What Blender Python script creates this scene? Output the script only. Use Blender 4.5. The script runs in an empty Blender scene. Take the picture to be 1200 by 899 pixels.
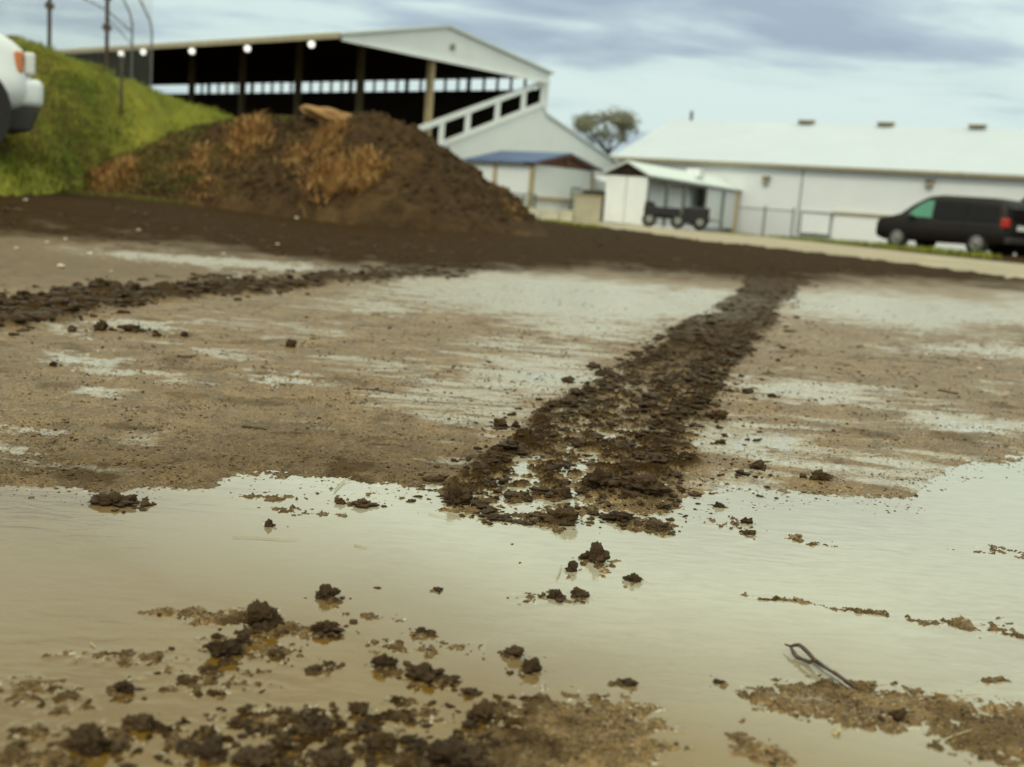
import bpy, bmesh, math, random
import numpy as np
from mathutils import Vector, noise as mn
random.seed(7); rng = np.random.default_rng(11)
sc = bpy.context.scene; COL = sc.collection

# ------------------------------------------------------------------ camera
CH = 0.55; FPX = 1300.0
ROLL = math.radians(4.17); PITCH = math.radians(9.21)
F = np.array([0, math.cos(PITCH), -math.sin(PITCH)])
r0 = np.array([1.0, 0, 0]); u0 = np.array([0, math.sin(PITCH), math.cos(PITCH)])
R = math.cos(ROLL)*r0 + math.sin(ROLL)*u0
U = -math.sin(ROLL)*r0 + math.cos(ROLL)*u0
cam = bpy.data.cameras.new('camera'); camo = bpy.data.objects.new('camera', cam); COL.objects.link(camo)
from mathutils import Matrix
camo.matrix_world = Matrix(((R[0], U[0], -F[0], 0), (R[1], U[1], -F[1], 0), (R[2], U[2], -F[2], CH), (0, 0, 0, 1)))
cam.lens = 39.0; cam.sensor_width = 36; cam.clip_start = 0.05; cam.clip_end = 6000
cam.dof.use_dof = True; cam.dof.focus_distance = 2.0; cam.dof.aperture_fstop = 3.9
sc.camera = camo

# ------------------------------------------------------------------ sky, sun, exposure
SUN_EL = math.radians(48); SUN_AZ = math.radians(205)      # azimuth clockwise from +Y (behind the camera, a little left)
w = bpy.data.worlds.new('World'); sc.world = w; w.use_nodes = True
def world():
    nt = w.node_tree; N = nt.nodes; L = nt.links; N.clear()
    out = N.new('ShaderNodeOutputWorld'); bg = N.new('ShaderNodeBackground')
    sky = N.new('ShaderNodeTexSky'); sky.sky_type = 'NISHITA'; sky.sun_disc = False
    sky.sun_elevation = SUN_EL; sky.sun_rotation = SUN_AZ; sky.dust_density = 3.0
    tc = N.new('ShaderNodeTexCoord'); sx = N.new('ShaderNodeSeparateXYZ'); L.new(tc.outputs['Generated'], sx.inputs[0])
    mx = N.new('ShaderNodeMath'); mx.operation = 'MAXIMUM'; mx.inputs[1].default_value = 0.0; L.new(sx.outputs['Z'], mx.inputs[0])
    ad = N.new('ShaderNodeMath'); ad.operation = 'ADD'; ad.inputs[1].default_value = 0.11; L.new(mx.outputs[0], ad.inputs[0])
    dx = N.new('ShaderNodeMath'); dx.operation = 'DIVIDE'; L.new(sx.outputs['X'], dx.inputs[0]); L.new(ad.outputs[0], dx.inputs[1])
    dy = N.new('ShaderNodeMath'); dy.operation = 'DIVIDE'; L.new(sx.outputs['Y'], dy.inputs[0]); L.new(ad.outputs[0], dy.inputs[1])
    cb = N.new('ShaderNodeCombineXYZ'); L.new(dx.outputs[0], cb.inputs[0]); L.new(dy.outputs[0], cb.inputs[1])
    def noise(scale, det, off, rough=.55, dist=0.0):
        mp = N.new('ShaderNodeMapping'); mp.inputs['Scale'].default_value = (scale*.62, scale, scale)
        mp.inputs['Location'].default_value = off; mp.inputs['Rotation'].default_value = (0, 0, math.radians(-8))
        L.new(cb.outputs[0], mp.inputs[0])
        n = N.new('ShaderNodeTexNoise'); n.inputs['Scale'].default_value = 1; n.inputs['Detail'].default_value = det
        n.inputs['Roughness'].default_value = rough; n.inputs['Distortion'].default_value = dist
        L.new(mp.outputs[0], n.inputs['Vector']); return n.outputs['Fac']
    a = noise(.62, 6, (3.1, 7.9, 0), .55, .4)
    b = noise(1.9, 6, (9.3, 2.2, 4), .5, .3)
    m = N.new('ShaderNodeMath'); m.operation = 'MULTIPLY_ADD'; m.inputs[1].default_value = .50
    L.new(b, m.inputs[0]); L.new(a, m.inputs[2])
    cr = N.new('ShaderNodeValToRGB'); e = cr.color_ramp.elements
    e[0].position = .60; e[0].color = (.42, .53, .63, 1)
    e[1].position = .82; e[1].color = (.84, 1.0, .96, 1)
    k = e.new(.68); k.color = (.56, .69, .76, 1)
    k = e.new(.745); k.color = (.76, .93, .91, 1)
    L.new(m.outputs[0], cr.inputs[0])
    # cloud thins towards a pale horizon
    hz = N.new('ShaderNodeMapRange'); hz.inputs[1].default_value = 0.0; hz.inputs[2].default_value = .10
    hz.inputs[3].default_value = .75; hz.inputs[4].default_value = 0.0; L.new(sx.outputs['Z'], hz.inputs[0])
    m1 = N.new('ShaderNodeMix'); m1.data_type = 'RGBA'; L.new(hz.outputs[0], m1.inputs[0])
    L.new(cr.outputs[0], m1.inputs[6]); m1.inputs[7].default_value = (.74, .92, .88, 1)
    # overcast sky is brighter overhead
    zr = N.new('ShaderNodeMapRange'); zr.inputs[1].default_value = .12; zr.inputs[2].default_value = .55
    zr.inputs[3].default_value = 1.0; zr.inputs[4].default_value = 1.65; L.new(sx.outputs['Z'], zr.inputs[0])
    sca = N.new('ShaderNodeVectorMath'); sca.operation = 'SCALE'; L.new(m1.outputs[2], sca.inputs[0]); L.new(zr.outputs[0], sca.inputs['Scale'])
    wr = N.new('ShaderNodeMapRange'); wr.inputs[1].default_value = .16; wr.inputs[2].default_value = .5; L.new(sx.outputs['Z'], wr.inputs[0])
    wm = N.new('ShaderNodeMix'); wm.data_type = 'RGBA'; L.new(wr.outputs[0], wm.inputs[0]); wm.inputs[6].default_value = (1, 1, 1, 1); wm.inputs[7].default_value = (1.07, .97, .80, 1)
    wt = N.new('ShaderNodeVectorMath'); wt.operation = 'MULTIPLY'; L.new(sca.outputs[0], wt.inputs[0]); L.new(wm.outputs[2], wt.inputs[1]); sca = wt
    s2 = N.new('ShaderNodeVectorMath'); s2.operation = 'SCALE'; s2.inputs['Scale'].default_value = 8.6; L.new(sca.outputs[0], s2.inputs[0])
    m2 = N.new('ShaderNodeMix'); m2.data_type = 'RGBA'; m2.inputs[0].default_value = .94
    L.new(sky.outputs[0], m2.inputs[6]); L.new(s2.outputs[0], m2.inputs[7])
    L.new(m2.outputs[2], bg.inputs[0]); bg.inputs[1].default_value = 0.10
    L.new(bg.outputs[0], out.inputs[0])
world()
sun = bpy.data.lights.new('sun', 'SUN'); suno = bpy.data.objects.new('sun', sun); COL.objects.link(suno)
sun.energy = 1.3; sun.angle = math.radians(14); sun.color = (1, .90, .75)
sd = Vector((math.sin(SUN_AZ)*math.cos(SUN_EL), math.cos(SUN_AZ)*math.cos(SUN_EL), math.sin(SUN_EL)))
suno.rotation_euler = sd.to_track_quat('Z', 'Y').to_euler()
sc.view_settings.view_transform = 'Standard'; sc.view_settings.look = 'None'
sc.view_settings.exposure = 0.0; sc.view_settings.gamma = 1.0; sc.view_settings.use_curve_mapping = False
sc.cycles.use_denoising = True; sc.cycles.max_bounces = 5; sc.cycles.diffuse_bounces = 2
sc.cycles.transparent_max_bounces = 6; sc.cycles.caustics_reflective = False; sc.cycles.caustics_refractive = False

# ------------------------------------------------------------------ geometry of the view (to read positions off the photograph)
def ray(u, v): return F + R*((u-600)/FPX) - U*((v-449.5)/FPX)
def gpt(u, v, z=0.0):
    d = ray(u, v); t = (z-CH)/d[2]; return np.array([0, 0, CH]) + d*t
def dpt(u, v, Y):
    d = ray(u, v); return np.array([0, 0, CH]) + d*(Y/d[1])
def proj(X, Y, Z=0.0):
    dz = Z-CH
    a = X*R[0]+Y*R[1]+dz*R[2]; b = X*U[0]+Y*U[1]+dz*U[2]; c = np.maximum(X*F[0]+Y*F[1]+dz*F[2], 1e-3)
    return 600+FPX*a/c, 449.5-FPX*b/c
def hor(u): return 238+.073*(u-600)

# ------------------------------------------------------------------ numpy noise
def _h(ix, iy, s):
    with np.errstate(over='ignore'):
        h = (ix.astype(np.uint32)*np.uint32(374761393) + iy.astype(np.uint32)*np.uint32(668265263) + np.uint32((s*2654435761) & 0xffffffff))
        h = (h ^ (h >> np.uint32(13)))*np.uint32(1274126177)
        h = (h ^ (h >> np.uint32(16)))*np.uint32(2246822519)
        h ^= h >> np.uint32(15)
    return h.astype(np.float64)/4294967295.0
def vn(x, y, s=0):
    xi = np.floor(x); yi = np.floor(y); fx = x-xi; fy = y-yi
    ix = xi.astype(np.int64); iy = yi.astype(np.int64)
    def g(a, b):
        t = _h(ix+a, iy+b, s)*6.2831853; return np.cos(t)*(fx-a)+np.sin(t)*(fy-b)
    sx = fx*fx*fx*(fx*(fx*6-15)+10); sy = fy*fy*fy*(fy*(fy*6-15)+10)
    n0 = g(0, 0)*(1-sx)+g(1, 0)*sx; n1 = g(0, 1)*(1-sx)+g(1, 1)*sx
    return (n0*(1-sy)+n1*sy)*1.5
def fbm(x, y, sc_, o=4, s=0, gain=.5):
    r = 0; a = 1; f = 1/sc_
    for i in range(o):
        r = r+a*vn(x*f+i*7.3, y*f-i*3.1, s+i); a *= gain; f *= 2.03
    return r
def sst(a, b, x):
    t = np.clip((x-a)/(b-a), 0, 1); return t*t*(3-2*t)

# ------------------------------------------------------------------ terrain
SHORE = np.array([(-600, 575), (0, 581), (130, 585), (250, 579), (300, 562), (380, 566), (420, 582), (520, 586), (600, 590), (700, 604), (800, 596),
                  (860, 588), (960, 590), (1060, 600), (1085, 590), (1110, 566), (1200, 548), (1500, 520)], float)
WETS = [(560,343,60,14,.9),(660,350,190,24,1.2),(830,352,60,14,.9),(1080,366,165,19,1.15),(1280,372,150,18,1),(690,385,90,14,.7),(620,408,90,10,.6),(500,345,70,8,.9),
        (560,470,120,40,.60),(620,440,110,30,.75),(700,500,60,26,.3),(480,520,60,12,.3),(100,423,46,6,1.1),(150,440,70,4,.8),(105,462,34,5,.95),(345,447,46,4,1.15),
        (180,384,60,5,.95),(90,391,40,5,.7),(15,505,34,4,1),(20,528,34,3,1),(60,548,70,6,.62),(522,542,36,10,1.1),(265,308,150,5,1.1),(130,475,50,6,.6),(260,415,60,5,.6),
        (1020,405,90,7,.7),(1160,412,90,8,.85),(960,462,120,15,.82),(900,520,120,26,.72),(1140,500,90,14,.85),(1190,455,60,8,.5),(1030,552,190,18,.66),(880,570,70,15,.72),(1160,545,60,16,.8),
        (330,385,120,12,.42),(430,430,130,14,.42),(300,330,60,5,.7),(440,360,90,10,.62),(230,520,150,8,.35),(1120,575,80,12,.9)]
DRYS = [(1050,432,130,15),(1090,515,75,9),(985,577,60,9),(1180,540,50,6),(1000,520,45,8),(120,330,150,14),(260,500,240,26),(420,545,110,28),(980,395,70,9),(1180,385,60,5)]
ISLE = [(670,868,120,52,.006,.02),(600,888,90,36,.006,.02),(740,835,50,18,.005,.02),(400,870,150,48,.0016,.01),(330,845,90,25,.0015,.01),(480,835,70,20,.0018,.02),(500,890,90,30,.003,.02),
        (955,820,80,22,.0062,.04),(1060,832,90,22,.0065,.04),(1170,860,100,34,.0065,.1),(1290,870,120,40,.006,.1),(1000,845,50,14,.004,.2),(898,885,34,16,.005,.25),(870,866,18,6,.003,.1),
        (275,724,70,10,.0032,0),(215,716,44,5,.0028,0),(330,738,55,9,.0036,.05),(150,772,100,14,.0012,.05),(60,815,90,26,.0012,.05),(110,868,110,30,.0014,.05),(40,900,90,26,.0036,0),
        (250,800,90,26,.0012,.05),(300,760,80,16,.0012,.05),(470,760,70,14,.0006,.1),(440,722,60,6,.0012,.1),(540,760,60,14,.0006,.1),(230,870,70,30,.0028,.05),
        (905,702,80,3,.0016,.12),(1010,716,90,4,.0022,.12),(1120,730,110,6,.0024,.07),(1190,745,60,5,.002,.05),(870,618,60,3,.0016,.12),(950,632,50,3,.0016,.15),
        (560,600,60,8,.003,0),(655,606,46,10,.006,0),(745,590,60,14,.006,.1),(770,616,36,6,.005,0),(640,700,60,10,.0004,0),(700,660,50,10,.0004,0),
        (410,588,34,4,.003,0),(330,582,60,4,.0026,0),(1150,800,26,3,.002,.02),(1200,650,90,5,.001,.1),(350,600,70,4,.0014,.1),(870,842,6,2,.002,0)]
TRK = np.array([(300,905,975),(320,885,955),(346,860,930),(370,825,906),(390,782,894),(413,752,880),(442,712,852),(483,642,826),(518,594,816),(553,540,812),(588,522,798),(615,545,788),(640,600,700)], float)
LTR = np.array([(-400,420,26),(0,372,22),(60,366,20),(120,352,16),(200,344,13),(300,338,11),(400,327,9),(540,320,6),(700,318,4),(900,322,4),(1500,330,4)], float)
BAND = np.array([(-500,262),(0,283),(100,290),(250,299),(400,316),(540,322),(700,318),(860,331),(960,331),(1060,330),(1200,338),(1700,360)], float)
CREST = np.array([(-3000,4.0),(-200,3.6),(30,3.17),(100,2.79),(170,2.58),(250,2.19),(330,1.6),(420,.8),(520,0)], float)
TOE = np.array([(-3000,11.6),(-60,11.8),(0,12.4),(50,14.5),(90,18.5),(130,22.2),(200,24),(400,25)], float)

CL = [  # u, v of the base, width and height in photo pixels, label
 (135,594,48,15,'flat dark clod lying on the far shoreline of the puddle at the left'),
 (315,619,14,10,'lone small clod in the calm water, far left middle of the puddle'),
 (382,705,28,18,'rounded clod with a dark cap, alone above the middle left group'),
 (309,742,46,34,'tall ragged clump standing on the thin left mud spit'),
 (383,744,36,17,'broad clod half sunk just right of the tall ragged clump'),
 (263,772,38,22,'jagged clod left of centre with a long reflection below it'),
 (284,758,20,14,'small clod leaning against the jagged clod on its right'),
 (322,771,20,12,'small pointed clod alone in the water below the broad sunk clod'),
 (368,788,30,9,'low flat clod with an arched end in the shallow water'),
 (386,780,22,6,'thin arched crumb of mud just above the low flat clod'),
 (245,790,14,9,'tiny clod just below the jagged clod at the left'),
 (220,803,22,10,'small crumbly clod on the silty shallows left of centre'),
 (146,815,28,20,'round crumbly clod above the two big bottom left clods'),
 (163,856,34,22,'dark wedge shaped clod with a square reddish reflection'),
 (104,886,52,32,'largest dark domed clod in the bottom left corner'),
 (451,786,34,19,'domed clod with a brown reflection near the middle of the foreground'),
 (498,800,44,22,'sloping clod with a long tail of mud to its right'),
 (525,800,26,9,'low tail end of the sloping clod in the middle foreground'),
 (498,745,26,11,'small scattered clod above the sloping clod'),
 (513,694,14,6,'tiny clod alone in open water above centre'),
 (443,690,12,4,'thin sliver of mud in open water above the domed clod'),
 (563,850,34,24,'dark round clod at the left end of the bottom mudflat'),
 (551,816,20,11,'small clod just above the dark round clod of the bottom mudflat'),
 (601,772,28,12,'flat clod at the upper right of the foreground group'),
 (622,790,26,16,'rounded clod just right of the flat clod in the foreground group'),
 (450,882,32,26,'tall dark clod near the bottom edge in the rough mud'),
 (530,899,64,24,'wide dark lump cut by the bottom edge of the picture'),
 (300,899,56,24,'wide crumbly lump at the bottom edge left of centre'),
 (250,892,34,16,'crumbly lump at the bottom edge, left of its wider twin'),
 (388,899,50,18,'low wide lump at the bottom edge between two taller ones'),
 (355,862,24,12,'small lump in the rough mud above the wide crumbly lump'),
 (420,838,26,13,'small lump at the upper rim of the rough bottom mud'),
 (330,880,26,14,'small lump beside the wide crumbly lump near the bottom edge'),
 (697,662,30,22,'upright clod in open water right of the tyre track end'),
 (670,672,16,14,'small round clod left of the upright clod in open water'),
 (742,684,22,13,'ragged little clod right of the upright clod'),
 (652,703,26,11,'left one of two low clods side by side in open water'),
 (679,702,24,13,'right one of two low clods side by side in open water'),
 (875,615,14,9,'upper one of two tiny clods in the water right of the track'),
 (878,627,18,6,'lower one of two tiny clods in the water right of the track'),
 (736,804,20,8,'flat round clod in the pale water above the bottom mudflat'),
 (843,802,16,7,'tiny flat clod in pale water left of the wire pin'),
 (1052,848,22,14,'dark crumbly clod on the mudflat right of the wire pin'),
 (341,411,14,11,'lone dark clod on the wet sand between the two tracks'),
 (887,553,20,11,'round dark clod on the pale flat right of the track'),
 (960,566,28,11,'broad clod on the brown patch far right of the track'),
 (122,344,32,15,'big rounded clod in the old track at the far left'),
 (91,342,16,9,'smaller clod just left of the big clod in the old track'),
 (119,392,16,14,'squarish clod below the old track at the left'),
 (154,392,26,8,'flat pair of clods beside a bright sliver of water at the left'),
 (216,398,10,8,'small reddish clod on the sand under the old track'),
 (184,398,10,7,'small dark clod left of the reddish one under the old track'),
 (62,433,10,8,'small clod above the long bright slivers of water at the left'),
 (839,494,28,11,'long flat clod knocked out of the right side of the track'),
 (821,478,22,11,'rounded clod beside the right edge of the track'),
 (904,468,10,7,'small clod on the sand right of the track at mid height'),
 (427,594,32,9,'flat crumbly clod at the near edge of the middle sand spit'),
 (399,592,14,9,'small clod touching the flat crumbly clod at the shore'),
 (537,596,30,26,'knobbly clod with a reflection at the lower left tip of the track'),
 (655,616,44,19,'wide crumbly clod in the water at the foot of the track'),
 (701,578,36,22,'block of mud standing in the wet gap inside the track'),
 (659,588,20,16,'pointed clod in the wet gap inside the track'),
 (752,585,52,18,'long dark slab at the lower right of the track'),
 (771,622,38,11,'low slab half sunk below the long dark slab'),
 (725,612,40,14,'crumbly clod between the wide clod and the low slab'),
 (583,610,40,9,'row of little crumbs joined in one strip at the track foot'),
 (843,596,14,8,'single small clod at the shore right of the track'),
 (586,505,18,12,'small round clod just left of the track edge'),
 (604,504,12,9,'tiny clod between the small round clod and the track'),
]
def fields(X, Y):
    """height in metres and the masks of the muddy yard, at plan positions X, Y"""
    d = np.maximum(Y, .3)
    u, v = proj(X, Y); sl = lambda k: k
    near = 1-sst(5, 11, d)
    wu = 14*fbm(X, Y, .16, 3, 21)*near + 26*fbm(X, Y, .9, 2, 22); wv = (7*fbm(X, Y, .12, 4, 23) + 4*fbm(X, Y, .03, 4, 24, .65))*np.clip(d/2.2, .4, 1.0)*near + 5*fbm(X, Y, 1.1, 3, 25)*(1-near)
    uu = u+wu; vv = v+wv
    def el(cu, cv, ru, rv, s=.075):
        a = (uu-cu)/ru; b = (vv-cv-s*(u-cu))/rv; return a*a+b*b
    wet = np.zeros_like(X)
    for (cu, cv, ru, rv, k) in WETS: wet = np.maximum(wet, k*np.exp(-el(cu, cv, ru, rv)*.8))
    for (cu, cv, ru, rv) in DRYS: wet = wet*(1-.9*np.exp(-el(cu, cv, ru, rv)))
    g1 = fbm(X, Y, .05, 4, 31, .6); g2 = fbm(X, Y, .011, 3, 34, .7); g3 = fbm(X, Y, .6, 3, 37)
    land = .0062 - .0078*wet + .0014*g1 + (.0010*g2 + .0012*np.abs(fbm(X, Y, .006, 2, 38)))*near + .0016*g3
    land += .0022*sst(.2, .9, fbm(X, Y, .028, 2, 39))*near
    land = np.maximum(land, -.004*(1-sst(3.0, 4.4, d))+.0006*sst(3.0, 4.4, d)+.0004*g2)
    vs = np.interp(u, SHORE[:, 0], SHORE[:, 1]); vs = vs + 9*np.interp(u, [250, 380, 450, 900], [1, 1, .3, .6]); dv = vs - vv
    bed = -.008 + .0012*g1
    isl = np.full_like(X, -1.0)
    for (cu, cv, ru, rv, h, s) in ISLE:
        isl = np.maximum(isl, h*1.0 - (.0062)*np.minimum(el(cu, cv, ru, rv, s), 2.2))
    for (cu, cv, cw, ch, lab) in CL:
        if cv > 596 and cw > 13: isl = np.maximum(isl, .0012-.0062*np.minimum(el(cu+cw*.15, cv, cw*.72, ch*.42+3, .06), 2.2))
    patch = (.0042*fbm(X, Y, .022, 4, 41, .62) + .0022*g2 + .0016*fbm(X, Y, .07, 2, 43))
    isl2 = isl + patch*sst(-.013, -.002, isl)
    isl2 = np.maximum(isl2, bed)
    top = .0042+.0018*g2+.0016*g1
    isl2 = np.where(isl2 > top, top + (isl2-top)*.25, isl2)
    puddle = isl2
    t = sst(-5, 34, dv); h = puddle*(1-t) + np.minimum(land, .0015+.00016*np.maximum(dv, 0))*t + .0016*g2*np.exp(-(dv/22)**2)
    # tyre track
    uL = np.interp(v, TRK[:, 0], TRK[:, 1]); uR = np.interp(v, TRK[:, 0], TRK[:, 2]); wd = np.maximum(uR-uL, 20)
    s = (u + .6*wu + 6*fbm(X, Y, .05, 2, 52) - uL)/wd
    inb = sst(-.04, .05, s)*(1-sst(.93, 1.08, s))*(1-sst(568, 612, v+14*fbm(X, Y, .09, 3, 57)))*sst(296, 312, v)
    clod = fbm(X, Y, .055, 4, 55, .62); lug = fbm(X, Y*1.0, .10, 2, 58)
    rimL = np.exp(-((s-.07)/.10)**2); rimR = np.exp(-((s-.85)/.16)**2)
    lowmid = sst(500, 590, v)*np.exp(-((s-.40)/.26)**2)
    th = .004+.015*np.clip(clod+.12, -.4, 1)+.006*g2*near+.012*rimL*(.7+lug)+.008*rimR*(.7+lug)+.007*np.clip(lug, -1, 1)-.009*lowmid*(1-.8*np.clip(clod*1.5+.3, 0, 1))
    th *= np.clip(1.15-.06*d, .5, 1)*.72
    th = np.maximum(th, -.02+.022*sst(2.3, 3.0, d))
    h = h*(1-inb)+np.maximum(th, h-.02)*inb
    dark = inb*sst(.0005, .008, th+.004*g1)
    # older track at the left
    lc = np.interp(u, LTR[:, 0], LTR[:, 1]); lw = np.interp(u, LTR[:, 0], LTR[:, 2])
    q = (v + 5*g3 - lc)/lw; il = np.exp(-q*q*1.3)
    lm = sst(.30, .62, il + .34*fbm(X, Y, .13, 3, 61, .6))*(1-sst(500, 600, u)*.6)
    h = h + lm*(.010+.030*np.clip(fbm(X, Y, .12, 4, 63, .65), -.2, 1))
    dark = np.maximum(dark, lm*.95)
    vb = np.interp(u, BAND[:, 0], BAND[:, 1]) + 5*fbm(X, Y, 1.0, 3, 65)
    band = sst(-9, 9, vb-v+4*fbm(X, Y, .35, 3, 67))
    dark = np.maximum(dark, band)
    h = h*(1-band)+band*(.014+.022*np.clip(fbm(X, Y, .35, 4, 66, .6), -.5, 1))
    # darker damp blotches on the sand, crumb dust
    blot = sst(.18, .8, fbm(X, Y, .22, 4, 71, .65)-.75*wet)*.55 + .5*sst(.2, .7, fbm(X, Y, .03, 3, 72, .7))*.5
    shoreband = np.exp(-((dv-40)/40)**2)*(u < 560)*.55
    upper = .33*(1-sst(318, 352, v))
    dark = np.maximum(dark, np.clip(blot+shoreband, 0, 1)*near*.8)
    dark = np.maximum(dark, upper*(1-np.clip(wet, 0, 1)))
    rough = np.exp(-(((u-330)/270)**2+((v-860)/85)**2))
    dark = np.maximum(dark, (1-t)*np.clip(.38+.75*rough+.5*g1-.45*sst(640, 700, u)*sst(800, 830, v), 0, 1)*(h > -.004))
    dark = np.maximum(dark, inb*(1-sst(400, 470, v))*.9)
    # large shapes
    lm2 = sst(420, 60, u) if False else 1-sst(60, 420, u)
    big = .2*sst(7.5, 12, d)*lm2
    big = big - .25*sst(38, 54, d)*sst(2, 8, X)
    return h+big, np.clip(dark, 0, 1), np.clip(wet, 0, 1.2), u, v, dv
def Hs(x, y): return float(fields(np.array([x]), np.array([y]))[0][0])

# ------------------------------------------------------------------ material helper
MATS = {}
class NT:
    def __init__(s, name):
        s.m = bpy.data.materials.new(name); s.m.use_nodes = True; s.t = s.m.node_tree; s.N = s.t.nodes; s.L = s.t.links
        s.p = s.N['Principled BSDF']; MATS[name] = s.m
    def n(s, ty, **k):
        x = s.N.new(ty)
        for a, b in k.items(): setattr(x, a, b)
        return x
    def coord(s, scale=(1, 1, 1), kind='Object'):
        tc = s.n('ShaderNodeTexCoord'); mp = s.n('ShaderNodeMapping'); mp.inputs['Scale'].default_value = scale
        s.L.new(tc.outputs[kind], mp.inputs[0]); return mp.outputs[0]
    def noise(s, sc_, det=4, rough=.6, vec=None, dist=0):
        x = s.n('ShaderNodeTexNoise'); x.inputs['Scale'].default_value = sc_; x.inputs['Detail'].default_value = det
        x.inputs['Roughness'].default_value = rough; x.inputs['Distortion'].default_value = dist
        s.L.new(vec if vec else s.coord(), x.inputs['Vector']); return x.outputs['Fac']
    def ramp(s, fac, stops):
        x = s.n('ShaderNodeValToRGB'); e = x.color_ramp.elements
        e[0].position = stops[0][0]; e[0].color = (*stops[0][1], 1); e[1].position = stops[-1][0]; e[1].color = (*stops[-1][1], 1)
        for p, c in stops[1:-1]: k = e.new(p); k.color = (*c, 1)
        s.L.new(fac, x.inputs[0]); return x.outputs[0]
    def rng(s, fac, a, b, c, d):
        x = s.n('ShaderNodeMapRange'); x.inputs[1].default_value = a; x.inputs[2].default_value = b; x.inputs[3].default_value = c; x.inputs[4].default_value = d
        s.L.new(fac, x.inputs[0]); return x.outputs[0]
    def mix(s, fac, a, b):
        x = s.n('ShaderNodeMix', data_type='RGBA')
        for sock, val in ((0, fac), (6, a), (7, b)):
            if isinstance(val, (int, float)): x.inputs[sock].default_value = val
            elif isinstance(val, tuple): x.inputs[sock].default_value = (*val, 1)
            else: s.L.new(val, x.inputs[sock])
        return x.outputs[2]
    def math(s, op, a, b=None, c=None):
        x = s.n('ShaderNodeMath', operation=op)
        for i, val in enumerate((a, b, c)):
            if val is None: continue
            if isinstance(val, (int, float)): x.inputs[i].default_value = val
            else: s.L.new(val, x.inputs[i])
        return x.outputs[0]
    def attr(s, name):
        x = s.n('ShaderNodeAttribute'); x.attribute_name = name; return x.outputs['Fac']
    def bump(s, h, st=.3, dist=.01, normal=None):
        x = s.n('ShaderNodeBump'); x.inputs['Strength'].default_value = st; x.inputs['Distance'].default_value = dist
        s.L.new(h, x.inputs['Height'])
        if normal: s.L.new(normal, x.inputs['Normal'])
        return x.outputs[0]
    def set(s, **k):
        for a, b in k.items():
            sock = s.p.inputs[a.replace('_', ' ')]
            if isinstance(b, (int, float)): sock.default_value = b
            elif isinstance(b, tuple): sock.default_value = (*b, 1) if len(b) == 3 else b
            else: s.L.new(b, sock)
        return s.m
def simple(name, col, rough=.7, var=.15, scale=3.0, metal=0.0, bump=.15, bd=.01, spec=.5, stain=None, coat=0):
    t = NT(name); n = t.noise(scale, 5, .65)
    lo = tuple(c*(1-var) for c in col); hi = tuple(min(1, c*(1+var)) for c in col)
    c = t.ramp(n, [(.3, lo), (.7, hi)])
    if stain:
        n2 = t.noise(scale*.35, 6, .7, t.coord((1, 1, .35))); c = t.mix(t.rng(n2, .52, .72, 0, stain[1]), c, stain[0])
    t.set(Base_Color=c, Roughness=rough, Metallic=metal, Specular_IOR_Level=spec, Normal=t.bump(t.noise(scale*9, 4, .6), bump, bd), Coat_Weight=coat)
    return t.m
SILT = (.30, .215, .105)
def mat_ground():
    t = NT('damp_ground'); co = t.coord()
    dark = t.attr('dark'); wet = t.attr('wet')
    n1 = t.noise(9, 6, .65, co); cs = t.coord((.6, 1, 1)); n2 = t.noise(230, 3, .7, cs); n3 = t.noise(1.1, 4, .6, co); n4 = t.noise(60, 6, .8, cs)
    sand = t.mix(t.rng(n3, .35, .65, 0, 1), (.315, .190, .066), (.27, .175, .073))
    sand = t.mix(t.rng(n1, .38, .62, 0, .75), sand, (.12, .072, .028))
    spk = t.math('MAXIMUM', t.rng(n2, .51, .60, 0, .9), t.rng(n4, .53, .63, 0, .9))
    sand = t.mix(spk, sand, (.06, .038, .018))
    sand = t.mix(t.rng(t.noise(240, 2, .5, co), .60, .68, 0, .7), sand, (.50, .42, .28))
    mud = t.mix(t.rng(n4, .35, .7, 0, 1), (.022, .012, .004), (.056, .032, .012))
    mud = t.mix(t.rng(n1, .5, .75, 0, .5), mud, (.085, .05, .019))
    c = t.mix(dark, sand, mud)
    mp = t.n('ShaderNodeMapping'); mp.inputs['Scale'].default_value = (.36, 1, 1); mp.inputs['Rotation'].default_value = (0, 0, math.radians(12))
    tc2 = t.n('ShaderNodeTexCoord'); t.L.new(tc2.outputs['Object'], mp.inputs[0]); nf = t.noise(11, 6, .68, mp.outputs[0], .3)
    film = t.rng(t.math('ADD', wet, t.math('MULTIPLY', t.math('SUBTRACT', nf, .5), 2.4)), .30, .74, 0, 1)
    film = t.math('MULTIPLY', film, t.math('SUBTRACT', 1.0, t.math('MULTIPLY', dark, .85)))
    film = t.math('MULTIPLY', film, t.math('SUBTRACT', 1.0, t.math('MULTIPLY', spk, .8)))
    c = t.mix(t.math('MULTIPLY', film, .75), c, (.56, .53, .43))  # sky sheen on the wet film, put into the base colour as a pale tone
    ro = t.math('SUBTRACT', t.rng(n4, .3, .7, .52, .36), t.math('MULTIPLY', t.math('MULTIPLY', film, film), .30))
    ro = t.math('MAXIMUM', ro, .1)
    ro = t.math('ADD', ro, t.math('MULTIPLY', dark, .22))
    bh = t.math('ADD', t.math('MULTIPLY', n2, .5), n4)
    b = t.bump(bh, .9, .004); sp = t.math('MULTIPLY', t.math('ADD', .22, t.math('MULTIPLY', film, 2.2)), t.math('SUBTRACT', 1.0, t.math('MULTIPLY', dark, .97)))
    t.set(Base_Color=c, Roughness=ro, Normal=b, Specular_IOR_Level=sp, Specular_Tint=(1, .95, .80)); return t.m
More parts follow.
